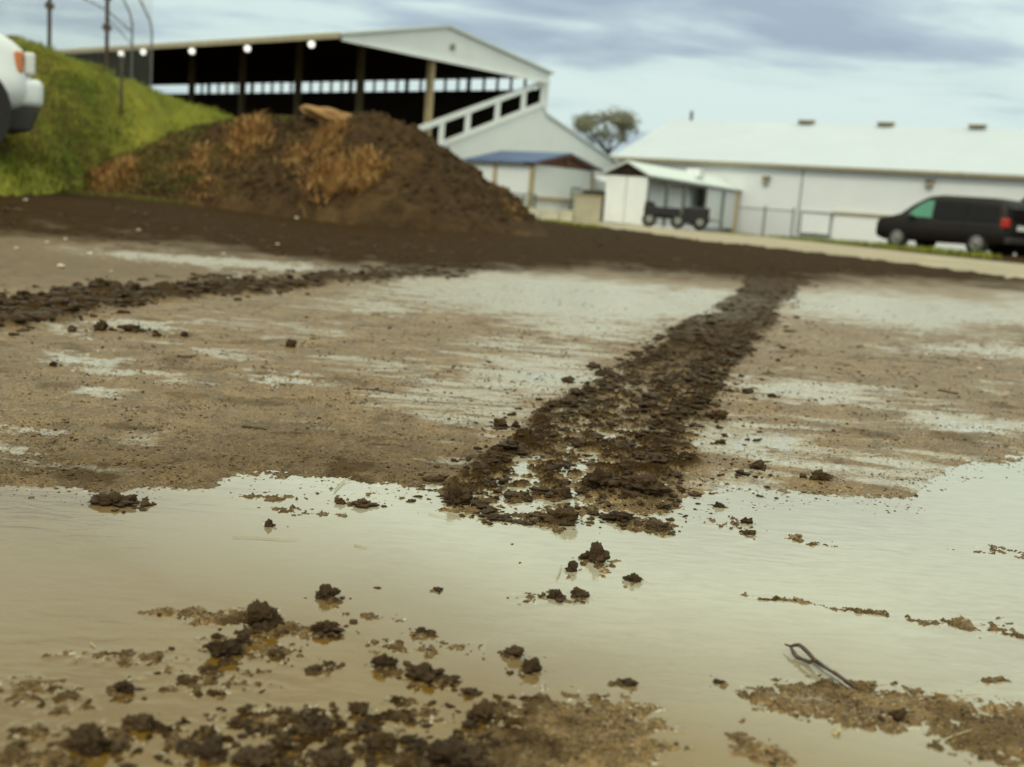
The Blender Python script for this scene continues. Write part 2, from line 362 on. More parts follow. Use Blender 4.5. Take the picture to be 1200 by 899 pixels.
def mat_water():
    t = NT('muddy_water'); co = t.coord()
    st = t.coord((3, 9, 3))
    n3 = t.noise(.8, 3, .5, co, .4)
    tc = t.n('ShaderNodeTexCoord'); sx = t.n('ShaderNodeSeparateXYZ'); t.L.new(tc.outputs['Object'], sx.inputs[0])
    # sky reflected brighter to the right and farther off, painted into the water colour
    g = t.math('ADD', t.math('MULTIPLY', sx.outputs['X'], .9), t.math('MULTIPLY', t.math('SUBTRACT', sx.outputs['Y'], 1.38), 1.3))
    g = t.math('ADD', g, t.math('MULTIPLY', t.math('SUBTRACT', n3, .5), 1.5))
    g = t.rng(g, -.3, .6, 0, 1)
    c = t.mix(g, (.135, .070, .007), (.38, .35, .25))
    n5 = t.noise(6, 4, .6, st, .5); c = t.mix(t.rng(n5, .4, .75, 0, .3), c, (.20, .14, .07))
    ed = t.attr('edge'); glint = t.rng(t.math('MULTIPLY', ed, t.rng(t.noise(60, 4, .7, co), .45, .62, 0, 1)),   .45, .85, 0, .6)
    c = t.mix(glint, c, (.62, .58, .44))  # meniscus glints painted as a pale foam colour along the waterline
    rip = t.noise(10, 3, .5, t.coord((1, 2.4, 1)), .6); rip2 = t.noise(45, 3, .55, t.coord((1, 2.8, 1)), .3)
    h = t.math('ADD', rip, t.math('MULTIPLY', rip2, .22))
    t.set(Base_Color=c, Roughness=t.math('ADD', .05, t.math('MULTIPLY', glint, .3)), Normal=t.bump(h, .065, .012), IOR=1.78, Specular_IOR_Level=.6, Specular_Tint=t.mix(g, (.92, .80, .46), (1, .98, .90))); return t.m
mat_ground(); mat_water()
def mat_clod():
    t = NT('wet_soil'); co = t.coord()
    n = t.noise(60, 5, .7, co); n2 = t.noise(260, 3, .6, co)
    c = t.ramp(n, [(.3, (.019, .010, .004)), (.6, (.044, .025, .010)), (.8, (.095, .058, .024))])
    oi = t.n('ShaderNodeObjectInfo'); c = t.mix(t.math('MULTIPLY', oi.outputs['Random'], .45), c, (.10, .06, .024))
    t.set(Base_Color=c, Roughness=t.rng(n, .3, .7, .8, .38), Normal=t.bump(t.math('ADD', n, n2), .7, .003), Specular_IOR_Level=.16); return t.m
mat_clod()
simple('white_paint', (.84, .86, .84), .6, .05, 1.2, stain=((.5, .5, .42), .35))
simple('white_metal', (.77, .79, .78), .5, .04, .6, stain=((.6, .62, .55), .3))
simple('roof_metal', (.62, .67, .64), .55, .04, .5, stain=((.52, .56, .53), .25))
simple('barn_roof', (.50, .55, .585), .6, .04, .4, stain=((.43, .47, .48), .3))
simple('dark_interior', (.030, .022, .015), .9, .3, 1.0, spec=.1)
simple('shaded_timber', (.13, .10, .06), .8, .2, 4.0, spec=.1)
simple('bench_wood', (.07, .05, .03), .9, .3, 3.0, spec=.1)
simple('timber', (.40, .31, .17), .8, .2, 4.0)
simple('tan_trim', (.36, .31, .20), .7, .15, 2.0)
simple('grey_trim', (.22, .21, .18), .6, .1, 2.0)
simple('blue_sheet', (.045, .085, .19), .5, .15, 1.5)
simple('red_brown_boards', (.13, .055, .03), .8, .3, 3.0)
simple('concrete', (.42, .38, .27), .85, .15, 2.0, stain=((.25, .21, .14), .5))
simple('galvanised', (.28, .29, .27), .45, .15, 3.0, metal=.6)
simple('dull_steel', (.13, .13, .12), .6, .15, 3.0)
simple('green_paint', (.07, .10, .08), .6, .2, 3.0)
simple('black_paint', (.012, .010, .009), .55, .2, 2.0)
simple('car_black', (.014, .010, .008), .5, .1, 1.0, bump=.0, spec=.25)
simple('car_white', (.72, .75, .76), .28, .04, 1.0, bump=.0, coat=.4)
simple('car_trim', (.024, .020, .017), .6, .1, 5.0, bump=.0)
simple('rubber', (.02, .018, .016), .85, .2, 9.0)
simple('wheel_metal', (.30, .29, .26), .4, .1, 6.0, metal=.5)
simple('glass_dark', (.012, .010, .009), .3, .1, 1.0, bump=.0, spec=.2)
simple('glass_green', (.10, .30, .19), .12, .1, 1.0, bump=.0)
simple('lamp_red', (.45, .03, .02), .2, .1, 3.0, bump=.0)
simple('lamp_amber', (.60, .20, .06), .2, .1, 3.0, bump=.0)
simple('lamp_clear', (.75, .76, .72), .15, .1, 3.0, bump=.0)
simple('plate_white', (.70, .70, .66), .4, .05, 3.0, bump=.0)
simple('bark', (.10, .075, .05), .9, .3, 8.0)
simple('rust_metal', (.085, .055, .035), .5, .4, 90.0, metal=.5, bump=.4, bd=.001)
simple('steel_worn', (.34, .31, .26), .35, .3, 70.0, metal=.7, bump=.3, bd=.001)
simple('sand_grit', (.13, .085, .04), .8, .35, 200.0, spec=.2)
simple('pale_stone', (.52, .46, .34), .7, .2, 30.0)
simple('straw', (.42, .33, .16), .7, .25, 20.0)
simple('heap_straw', (.36, .20, .07), .85, .35, 14.0, bump=.6, bd=.04)
simple('bright_door', (.86, .88, .84), .5, .03, 2.0)
simple('twig', (.05, .034, .02), .8, .3, 40.0)
def mat_leaf(name, a, b, sc_=1.0):
    t = NT(name); n = t.noise(sc_, 4, .65); oi = t.n('ShaderNodeNewGeometry')
    c = t.mix(t.rng(n, .35, .65, 0, 1), a, b)
    c2 = t.mix(t.math('MULTIPLY', oi.outputs['Random Per Island'], .45), c, tuple(x*.45 for x in a))
    t.set(Base_Color=c2, Roughness=.75, Specular_IOR_Level=.15); return t.m
mat_leaf('grass_blade', (.155, .20, .028), (.36, .345, .05), .55)
mat_leaf('weedy_grass', (.10, .115, .022), (.24, .16, .05), 1.1)
mat_leaf('dry_weed', (.29, .13, .04), (.46, .28, .10), 1.5)
mat_leaf('tree_leaf', (.26, .27, .18), (.36, .35, .24), .8)
def mat_bank():
    t = NT('grassy_soil'); co = t.coord()
    n = t.noise(.5, 5, .65, co); n2 = t.noise(3, 5, .7, co)
    c = t.mix(t.rng(n, .35, .65, 0, 1), (.13, .15, .022), (.30, .27, .042))
    c = t.mix(t.rng(n2, .55, .75, 0, .6), c, (.07, .055, .02))
    t.set(Base_Color=c, Roughness=.9, Specular_IOR_Level=.1, Normal=t.bump(n2, .6, .08)); return t.m
def mat_mound():
    t = NT('dug_soil'); co = t.coord()
    n = t.noise(.9, 6, .7, co); n2 = t.noise(5, 5, .7, co); n3 = t.noise(.6, 4, .6, t.coord((1, 1, 2)))
    c = t.mix(t.rng(n2, .35, .7, 0, 1), (.030, .018, .008), (.080, .046, .020))
    c = t.mix(t.rng(n, .52, .68, 0, .75), c, (.14, .080, .032))
    c = t.mix(t.rng(n3, .60, .72, 0, .5), c, (.055, .055, .016))
    t.set(Base_Color=c, Roughness=.92, Specular_IOR_Level=.1, Normal=t.bump(n2, .8, .1)); return t.m
def mat_road():
    t = NT('gravel'); co = t.coord(); n = t.noise(.7, 5, .65, co); n2 = t.noise(14, 4, .7, co)
    c = t.mix(t.rng(n, .35, .65, 0, 1), (.40, .34, .22), (.30, .24, .15)); c = t.mix(t.rng(n2, .5, .7, 0, .4), c, (.2, .16, .1))
    t.set(Base_Color=c, Roughness=.8, Normal=t.bump(n2, .5, .03)); return t.m
mat_bank(); mat_mound(); mat_road()

# ------------------------------------------------------------------ object helpers
def tag(o, label=None, cat=None, group=None, kind=None):
    if label: o['label'] = label
    if cat: o['category'] = cat
    if group: o['group'] = group
    if kind: o['kind'] = kind
    return o
def thing(name, label, cat, loc=(0, 0, 0), rz=0, group=None):
    o = bpy.data.objects.new(name, None); COL.objects.link(o); o.location = loc; o.rotation_euler = (0, 0, rz)
    return tag(o, label, cat, group)
def link(name, me, mat, parent=None, loc=(0, 0, 0), rot=(0, 0, 0), smooth=False):
    o = bpy.data.objects.new(name, me); COL.objects.link(o); o.location = loc; o.rotation_euler = rot
    if parent: o.parent = parent
    if mat and not me.materials: me.materials.append(MATS[mat])
    if smooth: me.polygons.foreach_set('use_smooth', [True]*len(me.polygons))
    return o
def nmesh(name, V, T):
    """mesh from numpy arrays of vertices and faces of one size"""
    V = np.ascontiguousarray(V, dtype=np.float32); T = np.ascontiguousarray(T, dtype=np.int32); k = T.shape[1]
    me = bpy.data.meshes.new(name); me.vertices.add(len(V)); me.vertices.foreach_set('co', V.ravel())
    me.loops.add(T.size); me.loops.foreach_set('vertex_index', T.ravel())
    me.polygons.add(len(T)); me.polygons.foreach_set('loop_start', np.arange(0, T.size, k, dtype=np.int32))
    me.polygons.foreach_set('loop_total', np.full(len(T), k, dtype=np.int32))
    me.update(calc_edges=True); return me
class MB:
    def __init__(s): s.v = []; s.f = []
    def quadbox(s, p):                     # 8 corners: bottom 4, top 4
        b = len(s.v); s.v += [tuple(map(float, q)) for q in p]
        s.f += [tuple(b+i for i in q) for q in ((3, 2, 1, 0), (4, 5, 6, 7), (0, 1, 5, 4), (1, 2, 6, 5), (2, 3, 7, 6), (3, 0, 4, 7))]; return s
    def box(s, x0, x1, y0, y1, z0, z1):
        return s.quadbox([(x0, y0, z0), (x1, y0, z0), (x1, y1, z0), (x0, y1, z0), (x0, y0, z1), (x1, y0, z1), (x1, y1, z1), (x0, y1, z1)])
    def prism(s, poly, axis, a, b):        # polygon extruded along an axis; poly points are the two other coordinates
        n = len(poly); base = len(s.v)
        for t in (a, b):
            for (p, q) in poly:
                s.v.append({'x': (t, p, q), 'y': (p, t, q), 'z': (p, q, t)}[axis])
        s.f.append(tuple(base+i for i in range(n))[::-1]); s.f.append(tuple(base+n+i for i in range(n)))
        for i in range(n): j = (i+1) % n; s.f.append((base+i, base+j, base+n+j, base+n+i))
        return s
    def tube(s, pts, r, n=8, cap=True):
        pts = [Vector(p) for p in pts]; rr = r if isinstance(r, (list, tuple)) else [r]*len(pts); base = len(s.v)
        prev = None
        for i, p in enumerate(pts):
            t = (pts[min(i+1, len(pts)-1)]-pts[max(i-1, 0)]).normalized()
            if prev is None: a = t.orthogonal().normalized()
            else: a = (prev-t*prev.dot(t)).normalized()
            prev = a; b = t.cross(a)
            for k in range(n):
                th = 2*math.pi*k/n; s.v.append(tuple(p+(a*math.cos(th)+b*math.sin(th))*rr[i]))
        for i in range(len(pts)-1):
            for k in range(n):
                k2 = (k+1) % n; s.f.append((base+i*n+k, base+i*n+k2, base+(i+1)*n+k2, base+(i+1)*n+k))
        if cap: s.f.append(tuple(base+k for k in range(n))[::-1]); e = base+(len(pts)-1)*n; s.f.append(tuple(e+k for k in range(n)))
        return s
    def lathe(s, c, axis, prof, n=16):     # profile [(offset along axis, radius)]
        a = Vector(axis).normalized(); b = a.orthogonal().normalized(); d = a.cross(b); base = len(s.v); c = Vector(c)
        for (o, r) in prof:
            for k in range(n):
                th = 2*math.pi*k/n; s.v.append(tuple(c+a*o+(b*math.cos(th)+d*math.sin(th))*r))
        for i in range(len(prof)-1):
            for k in range(n):
                k2 = (k+1) % n; s.f.append((base+i*n+k, base+i*n+k2, base+(i+1)*n+k2, base+(i+1)*n+k))
        s.f.append(tuple(base+k for k in range(n))[::-1]); e = base+(len(prof)-1)*n; s.f.append(tuple(e+k for k in range(n)))
        return s
    def build(s, name, mat, parent=None, loc=(0, 0, 0), bevel=0, seg=2, smooth=False, rot=(0, 0, 0)):
        me = bpy.data.meshes.new(name); me.from_pydata(s.v, [], s.f); me.update()
        bm = bmesh.new(); bm.from_mesh(me); bmesh.ops.recalc_face_normals(bm, faces=bm.faces)
        if bevel: bmesh.ops.bevel(bm, geom=list(bm.edges), offset=bevel, segments=seg, affect='EDGES', profile=.5, clamp_overlap=True)
        bm.to_mesh(me); bm.free()
        return link(name, me, mat, parent, loc, rot, smooth)

# ------------------------------------------------------------------ ground sheet
def build_ground():
    offs = np.concatenate([np.arange(820, 60, -1.35), np.arange(60, 14, -1.0), np.geomspace(14, 1.4, 24)])
    ys = CH*FPX/offs*.985
    ts = np.concatenate([np.array([-4, -2.4, -1.6, -1.15, -.9, -.78]), np.linspace(-.68, .68, 1040), np.array([.78, .9, 1.15, 1.6, 2.4, 4])])
    Y, T = np.meshgrid(ys, ts, indexing='ij'); X = T*Y
    h, dk, wt, u, v, dv = fields(X, Y)
    ny, nx = X.shape; V = np.stack([X, Y, h], -1).reshape(-1, 3)
    i = np.arange((ny-1)*(nx-1)); r = i//(nx-1); c = i % (nx-1); a = r*nx+c
    Fc = np.stack([a, a+1, a+nx+1, a+nx], -1)
    me = nmesh('ground', V, Fc)
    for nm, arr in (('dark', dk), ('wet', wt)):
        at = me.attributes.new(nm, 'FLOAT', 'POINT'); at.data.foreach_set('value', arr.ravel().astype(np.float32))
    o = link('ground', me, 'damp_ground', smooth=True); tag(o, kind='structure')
    k = int(np.searchsorted(ys, 13.0)); sub = slice(0, k, 2); cs = slice(0, nx, 2)
    Xw, Yw, hw = X[sub, cs], Y[sub, cs], h[sub, cs]; m_, n_ = Xw.shape
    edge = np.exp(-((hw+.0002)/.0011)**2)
    Z = .0006*edge
    i = np.arange((m_-1)*(n_-1)); r = i//(n_-1); c = i % (n_-1); a = r*n_+c; q = np.stack([a, a+1, a+n_+1, a+n_], -1)
    q = q[(hw.ravel()[q].min(1) < .002)]
    me = nmesh('puddle_water', np.stack([Xw, Yw, Z], -1).reshape(-1, 3), q)
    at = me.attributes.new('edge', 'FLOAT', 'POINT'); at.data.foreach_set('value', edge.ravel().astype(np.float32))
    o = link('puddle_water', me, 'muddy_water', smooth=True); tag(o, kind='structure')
    g = MB(); g.v = [(-4000, -400, -.35), (4000, -400, -.35), (4000, 5000, -.35), (-4000, 5000, -.35)]; g.f = [(0, 1, 2, 3)]
    tag(g.build('distant_ground', 'gravel'), kind='structure')
build_ground()

# ------------------------------------------------------------------ grassy bank and mound
def bank_h(X, Y):
    u = proj(X, Y, 1.5)[0]; u = np.where(Y < 3, 600, u)
    cz = np.interp(u, CREST[:, 0], CREST[:, 1]); ty = np.interp(u, TOE[:, 0], TOE[:, 1])
    cr = np.maximum(24, ty+3.0)
    t = np.clip((Y-ty)/(cr-ty), 0, 1); z = (.16+(cz-.16)*(t*.85+.15*t*t))
    z = z - .08*np.clip(Y-cr, 0, 30)*(Y > cr)
    z = z + .05*fbm(X, Y, 1.6, 3, 81) + .03*fbm(X, Y, .4, 2, 82)
    e = 1-sst(380, 520, u)
    return z*e - .12*(1-e) - .22*(1-sst(-.6, .9, Y-ty))
def grid_obj(name, x0, x1, y0, y1, n, m, fn, mat, **k):
    xs = np.linspace(x0, x1, n); ys = np.linspace(y0, y1, m); Y, X = np.meshgrid(ys, xs, indexing='ij'); Z = fn(X, Y)
    i = np.arange((m-1)*(n-1)); r = i//(n-1); c = i % (n-1); a = r*n+c
    me = nmesh(name, np.stack([X, Y, Z], -1).reshape(-1, 3), np.stack([a, a+1, a+n+1, a+n], -1))
    return link(name, me, mat, smooth=True)
tag(grid_obj('grass_bank', -40, -1.5, 10.8, 46, 260, 240, bank_h, 'grassy_soil'), kind='structure')
def blades(name, P, hgt, wid, mat, lean=.35, n=3, parent=None, spread=.05):
    """tufts of n curved blades at points P (numpy), as one mesh of thin triangles"""
    k = len(P)*n; B = np.repeat(P, n, 0) + np.stack([rng.normal(0, spread, k), rng.normal(0, spread, k), np.zeros(k)], -1)
    hh = (np.repeat(hgt, n) if hasattr(hgt, '__len__') else np.full(k, hgt))*rng.uniform(.55, 1.2, k)
    a = rng.uniform(0, 2*np.pi, k); ln = rng.uniform(0, lean, k)*hh*2; a2 = rng.uniform(0, 2*np.pi, k)
    side = np.stack([np.cos(a), np.sin(a), np.zeros(k)], -1)*wid*.5; tip = np.stack([np.cos(a2)*ln, np.sin(a2)*ln, hh], -1)
    mid = tip*np.array([.35, .35, .6])
    V = np.stack([B-side, B+side, B+mid+side*.7, B+mid-side*.7, B+tip], 1).reshape(-1, 3)
    i = np.arange(k)*5
    T = np.concatenate([np.stack([i, i+1, i+2], -1), np.stack([i, i+2, i+3], -1), np.stack([i+3, i+2, i+4], -1)])
    return link(name, nmesh(name, V, T), mat, parent)
def grass():
    n = 42000; Y = 11.6+ (29-11.6)*rng.random(n)**1.2; T = rng.uniform(-.62, -.15, n); X = T*Y; Z = bank_h(X, Y); ty = np.interp(proj(X, Y, 1.5)[0], TOE[:, 0], TOE[:, 1]); ok = (Z > .04) & (rng.random(n) < .25+.75*sst(-.2, 2.2, Y-ty+1.6*fbm(X, Y, .9, 3, 96)))
    P = np.stack([X, Y, Z-.01], -1)[ok]
    hg = .06+.09*np.clip(fbm(P[:, 0], P[:, 1], 1.2, 3, 91)+.3, 0, 1.2)
    tag(blades('grass', P, hg, .022, 'grass_blade', n=3, spread=.08), kind='stuff')
grass()
def toe_grass():
    n = 26000; u = rng.uniform(-60, 400, n); v = -np.abs(rng.normal(0, 1, n))*14+rng.uniform(0, 5, n)+np.interp(u, [-60, 120, 250, 420], [240, 240, 246, 254]); P = []
    for a, b in zip(u, v):
        if b < hor(a)+13: continue
        p = gpt(a, b); 
        if p[1] > 24 or fbm(p[0:1], p[1:2], .9, 2, 95)[0] < -.45+.75*max(0, (a-150)/250): continue
        P.append((p[0], p[1], .0))
    P = np.array(P); P[:, 2] = np.maximum(np.maximum(fields(P[:, 0], P[:, 1])[0], bank_h(P[:, 0], P[:, 1])), np.where((P[:, 1] > MC-4.2), mound_h(P[:, 0], P[:, 1]), -1))-.01
    tag(blades('low_grass', P, .06, .03, 'weedy_grass', n=4, spread=.09), kind='stuff')
MT = np.array([(-10.1,.0),(-9.3,.30),(-8.5,.70),(-7.8,1.0),(-7.14,1.38),(-6.55,1.70),(-5.96,2.0),(-5.28,2.02),(-4.6,2.0),(-3.93,2.1),(-3.25,2.17),(-2.83,2.1),(-2.39,1.96),(-1.7,1.65),(-.99,1.22),(-.36,.78),(.09,.4),(.5,.0)], float)
MC = 22.5
def mound_h(X, Y):
    ridge = MC+.6*np.sin(X*.7); u = 600+FPX*X/MC
    top = np.interp(X, MT[:, 0], MT[:, 1]); q = (Y-ridge)/3.6
    prof = np.clip(1-np.abs(q)**1.25, 0, 1)
    z = top*prof*(1+.0*X) + (.16*fbm(X, Y, 1.5, 5, 101, .62)+.05*fbm(X, Y, .3, 3, 103, .6))*np.clip(top*1.4, 0, 1)*sst(0, .4, prof)
    base = .17*(1-sst(60, 420, u))
    return z*.92 + base - .10 + .12*sst(0, .2, prof)*(top > .02)
toe_grass()
md = grid_obj('soil_mound', -11, 1.6, MC-4.3, MC+4.6, 330, 230, mound_h, 'dug_soil')
tag(md, 'long brown mound of dug soil with dry weeds in front of the grandstand', 'mound')
def mound_lumps():
    V = []; 
    n = 2600; X = rng.uniform(-9.6, .6, n); Y = rng.uniform(MC-3.6, MC+.8, n); Z = mound_h(X, Y)
    base = ico(1); vs = []; fs = []; o = 0
    for i in range(n):
        if Z[i] < .25: continue
        r = rng.uniform(.02, .065)
        v = base[0]*r*rng.uniform(.6, 1.3, (1, 3))*(1+rng.uniform(-.25, .25, (len(base[0]), 1)))+np.array([X[i], Y[i], Z[i]])
        vs.append(v); fs.append(base[1]+o); o += len(base[0])
    q = link('soil_lumps', nmesh('soil_lumps', np.concatenate(vs), np.concatenate(fs)), 'dug_soil', md); q['kind'] = 'stuff'
_ico = {}
def ico(s):
    if s not in _ico:
        bm = bmesh.new(); bmesh.ops.create_icosphere(bm, subdivisions=s, radius=1); bm.verts.ensure_lookup_table()
        _ico[s] = (np.array([v.co[:] for v in bm.verts]), np.array([[v.index for v in f.verts] for f in bm.faces])); bm.free()
    return _ico[s]
mound_lumps()
def on_surface(u, v, fn, y0, y1):
    last = None
    for Y in np.arange(y0, y1, .05):
        p = dpt(u, v, Y); z = float(fn(np.array([p[0]]), np.array([p[1]]))[0])
        if p[2] <= z: return p[0], p[1], z
    p = dpt(u, v, (y0+y1)/2); return p[0], p[1], float(fn(np.array([p[0]]), np.array([p[1]]))[0])
def weed(u, v, wpx, hpx, label, n=160, mat='dry_weed', fn=mound_h, y0=15, y1=24):
    x, y, z = on_surface(u, v, fn, y0, y1); s = y/FPX
    t = thing('dry_weed_clump', label, 'weed', (x, y, z), 0, 'dry weed clumps on the soil mound and bank')
    q = rng.normal(0, .30, (n, 2))*np.array([[wpx*s*.62, 1.0]]); n = len(q); X = x+q[:, 0]; Y = y+q[:, 1]
    P = np.stack([q[:, 0], q[:, 1], fn(X, Y)-z-.03], -1)
    o_ = blades('stalks', P, hpx*s*.26, .018, mat, .6, 4, t, .06); o_['kind'] = 'stuff'
    P2 = P[:n//2]+np.array([0, 0, hpx*s*.15]); o_ = blades('seed_heads', P2, hpx*s*.20, .03, mat, .9, 3, t, .08); o_['kind'] = 'stuff'
weed(130, 212, 70, 42, 'orange dry weed clump at the left foot of the soil mound', 220)
weed(95, 205, 40, 30, 'small dry weed clump on the grass beside the left foot of the mound', 70)
weed(290, 168, 60, 50, 'rusty orange dry weeds below the left peak of the soil mound', 200)
weed(232, 195, 50, 30, 'low reddish dry weeds on the left shoulder of the soil mound', 100)
weed(395, 215, 85, 50, 'broad golden dry weeds down the middle of the soil mound', 240)
weed(385, 165, 50, 34, 'golden dry weeds just below the straw heap on the mound', 160)
weed(430, 205, 40, 50, 'tall tan dry weeds right of the broad golden patch on the mound', 140)
weed(235, 232, 60, 22, 'yellowish low weeds along the mound foot near the dark mud', 90)
weed(345, 190, 40, 26, 'thin brown dry weeds between the two peaks of the mound', 60)
weed(598, 238, 16, 14, 'small orange weed clump at the right tip of the soil mound', 30)
def straw_heap():
    x, y, z = on_surface(388, 141, mound_h, 17, 25); s = y/FPX
    V, T = ico(4); V = V.copy(); 
    for i in range(len(V)):
        p = Vector(V[i]); k = 1+.35*mn.fractal(p*1.7, 1, 2, 4); V[i] = (p*k)[:]
    V = V*np.array([32*s, .35, 9*s])
    o = link('straw_heap', nmesh('straw_heap', V, T), 'heap_straw', None, (x, y, z+.03), smooth=True)
    o.rotation_euler = (0, .18, 0)
    tag(o, 'flat tan straw heap lying on top of the soil mound', 'straw heap')
straw_heap()

# ------------------------------------------------------------------ road
def road():
    lo = [(600, 251.5), (640, 257), (720, 269), (800, 281), (890, 291), (1000, 303), (1100, 316), (1200, 331), (1320, 350), (1500, 378)]
    up = [(600, 247), (640, 250.5), (720, 260), (800, 269), (890, 277), (1000, 289), (1100, 300), (1200, 310), (1320, 322), (1500, 338)]
    P = []
    for (a, b) in zip(lo, up):
        q = gpt(*a); r = gpt(*b)
        for k in range(9):
            t = k/8; p = q*(1-t)+r*t
            z = .032 - .25*float(sst(38, 54, p[1])*sst(2, 8, p[0])) + .02*math.sin(math.pi*t)
            P.append((p[0], p[1], z if 0 < k < 8 else z-.05))
    n = len(lo); V = np.array(P); a = (np.arange(n-1)[:, None]*9+np.arange(8)[None]).ravel()
    o = link('gravel_road', nmesh('gravel_road', V, np.stack([a, a+9, a+10, a+1], -1)), 'gravel', smooth=True); tag(o, kind='structure')
    # green verge between the road and the barn
    up2 = [(840, 272), (890, 276), (960, 283.5), (1040, 291.5), (1120, 300)]; pts = []
    for (a_, b_) in up2:
        for k in range(120):
            uu_ = a_+rng.uniform(-40, 40); vv_ = b_+(uu_-a_)*.104+rng.uniform(-3.5, .5); p = gpt(uu_, vv_); zz = -.25*float(sst(38, 54, p[1])*sst(2, 8, p[0])); pts.append((p[0], p[1], zz))
    tag(blades('verge_grass', np.array(pts), .16, .04, 'grass_blade', n=4, spread=.2), kind='stuff')
    P = []
    for k in range(60):
        u_ = rng.uniform(610, 700); p = gpt(u_, 253+(u_-610)*.14+rng.uniform(0, 3.5)); P.append((p[0], p[1], .01))
    tag(blades('road_edge_grass', np.array(P), .08, .05, 'grass_blade', n=4, spread=.2), kind='stuff')
road()

# ------------------------------------------------------------------ grandstand (local x = across the stand, local y = along it, away to the left)
AZ = math.radians(50.5); A = np.array([-math.sin(AZ), math.cos(AZ)]); B = np.array([math.cos(AZ), math.sin(AZ)])
def plane_hit(u, v, P0, dr):
    """distance along dr from P0 and height where the sight line of a photo pixel meets the vertical plane through P0 along dr"""
    d = ray(u, v); n = np.array([-dr[1], dr[0]]); t = (P0[0]*n[0]+P0[1]*n[1])/(d[0]*n[0]+d[1]*n[1]); P = np.array([0, 0, CH])+d*t
    return float((P[:2]-np.array(P0))@dr), float(P[2])
def grandstand():
    x0, y0 = -9.07, 52.6; L = 42.0
    t = thing('grandstand', 'large roofed grandstand with dark open seating and white sloping side wall', 'grandstand', (x0, y0, 0), AZ)
    top = [(-.3, 7.50), (6.82, 9.0), (15.5, 7.84)]
    MB().prism(top+[(x, z+.12) for x, z in top[::-1]], 'y', -.45, L).build('roof', 'roof_metal', t)
    MB().prism([(-.1, 7.40), (15.25, 7.44), (15.25, 7.84), (6.82, 8.985), (-.1, 7.53)], 'y', -.28, -.16).build('gable_panel', 'white_metal', t)
    MB().box(-.1, 15.25, -.36, -.285, 7.28, 7.46).build('gable_beam', 'white_paint', t)
    MB().box(-.42, -.302, -.45, L, 7.34, 7.60).build('eave_fascia', 'tan_trim', t)
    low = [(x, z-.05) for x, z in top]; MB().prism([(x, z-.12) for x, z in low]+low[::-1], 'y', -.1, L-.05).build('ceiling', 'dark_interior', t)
    MB().lathe((7.22, -.285, 8.11), (0, -1, 0), [(0, .13), (.05, .17), (.1, .17), (.12, .1)], 12).build('gable_vent', 'grey_trim', t)
    for k, tt in enumerate(np.arange(0, L, 5.15)):
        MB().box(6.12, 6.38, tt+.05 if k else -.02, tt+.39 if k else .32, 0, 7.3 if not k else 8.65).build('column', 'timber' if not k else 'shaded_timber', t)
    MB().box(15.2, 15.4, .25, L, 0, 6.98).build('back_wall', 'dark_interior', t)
    m0 = MB().box(15.23, 15.37, 0, .11, 6.982, 7.70).build('mullion', 'dark_interior', t, (0, .4, 0))
    for k in range(1, 33):
        o = m0.copy(); COL.objects.link(o); o.location = (0, .4+k*1.05+(.0 if k % 5 else .1), 0); o.scale = (1, 2.2 if k % 5 == 0 else 1, 1)
    for k in range(11):
        x = 4.6+k*.99; z = 1.6+k*.37
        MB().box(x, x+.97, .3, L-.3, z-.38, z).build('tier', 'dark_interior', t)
        MB().box(x+.35, x+.65, .35, L-.4, z+.38, z+.43).build('bench', 'bench_wood', t)
    MB().prism([(4.2, 0), (22.9, 0), (22.9, 3.42), (15.6, 5.58), (15.2, 6.10), (6.9, 3.05), (4.2, 2.1)], 'y', .02, .2).build('side_wall', 'white_metal', t)
    MB().prism([(6.5, 2.90), (15.3, 6.10), (15.3, 6.40), (6.5, 3.18)], 'y', -.06, .018).build('lower_rail', 'white_paint', t)
    MB().prism([(4.2, 3.26), (15.3, 7.26), (15.3, 7.54), (4.2, 3.56)], 'y', -.07, .1).build('top_rail', 'white_paint', t)
    MB().prism([(15.5, 5.75), (23.1, 3.50), (23.1, 3.38), (15.5, 5.62)], 'y', -.1, 8).build('back_roof', 'roof_metal', t)
    MB().prism([(15.2, 5.9), (15.55, 5.7), (15.55, 7.43), (15.2, 7.43)], 'y', -.05, .15).build('corner_panel', 'white_metal', t)
    for s in (7.11, 9.03, 11.33, 13.45, 15.08):
        z0 = 3.18+(s-6.5)*.366; z1 = 3.26+(s-4.2)*.360
        MB().box(s-.2, s+.2, -.04, .012, z0-.1, z1+.06).build('rail_post', 'white_paint', t)
    names = ['bright round lamp under the grandstand eave, the farthest left beside the fence posts', 'bright round lamp under the grandstand eave, second from the left end',
             'bright round lamp under the grandstand eave, third from the left above the grass slope', 'bright round lamp under the grandstand eave, fourth from the left above the mound peak',
             'bright round lamp under the grandstand eave, nearest to the front corner']
    for (u, v), nm in zip(((142, 63), (168, 61), (225, 60), (290, 57), (365, 52)), names):
        tt, zz = plane_hit(u, v, (x0-.6*B[0], y0-.6*B[1]), A)
        px, py = x0+A[0]*tt-B[0]*.6, y0+A[1]*tt-B[1]*.6
        l = thing('eave_lamp', nm, 'lamp', (px, py, zz), AZ, 'lamps under the grandstand eave')
        MB().lathe((0, 0, 0), (-.62, -.75, -.2), [(-.14, .05), (-.1, .1), (0, .15), (.03, .16)], 18).build('reflector', 'white_metal', l)
        MB().lathe((0, 0, 0), (-.62, -.75, -.2), [(.03, .15), (.05, .13)], 18).build('lens', 'lamp_glow', l)
        MB().tube([(.14, .14, .02), (.35, .1, .28)], .03, 6).build('bracket', 'grey_trim', l)
t_ = NT('lamp_glow'); t_.set(Base_Color=(.9, .9, .85), Emission_Color=(1, .97, .9), Emission_Strength=1.0)
grandstand()

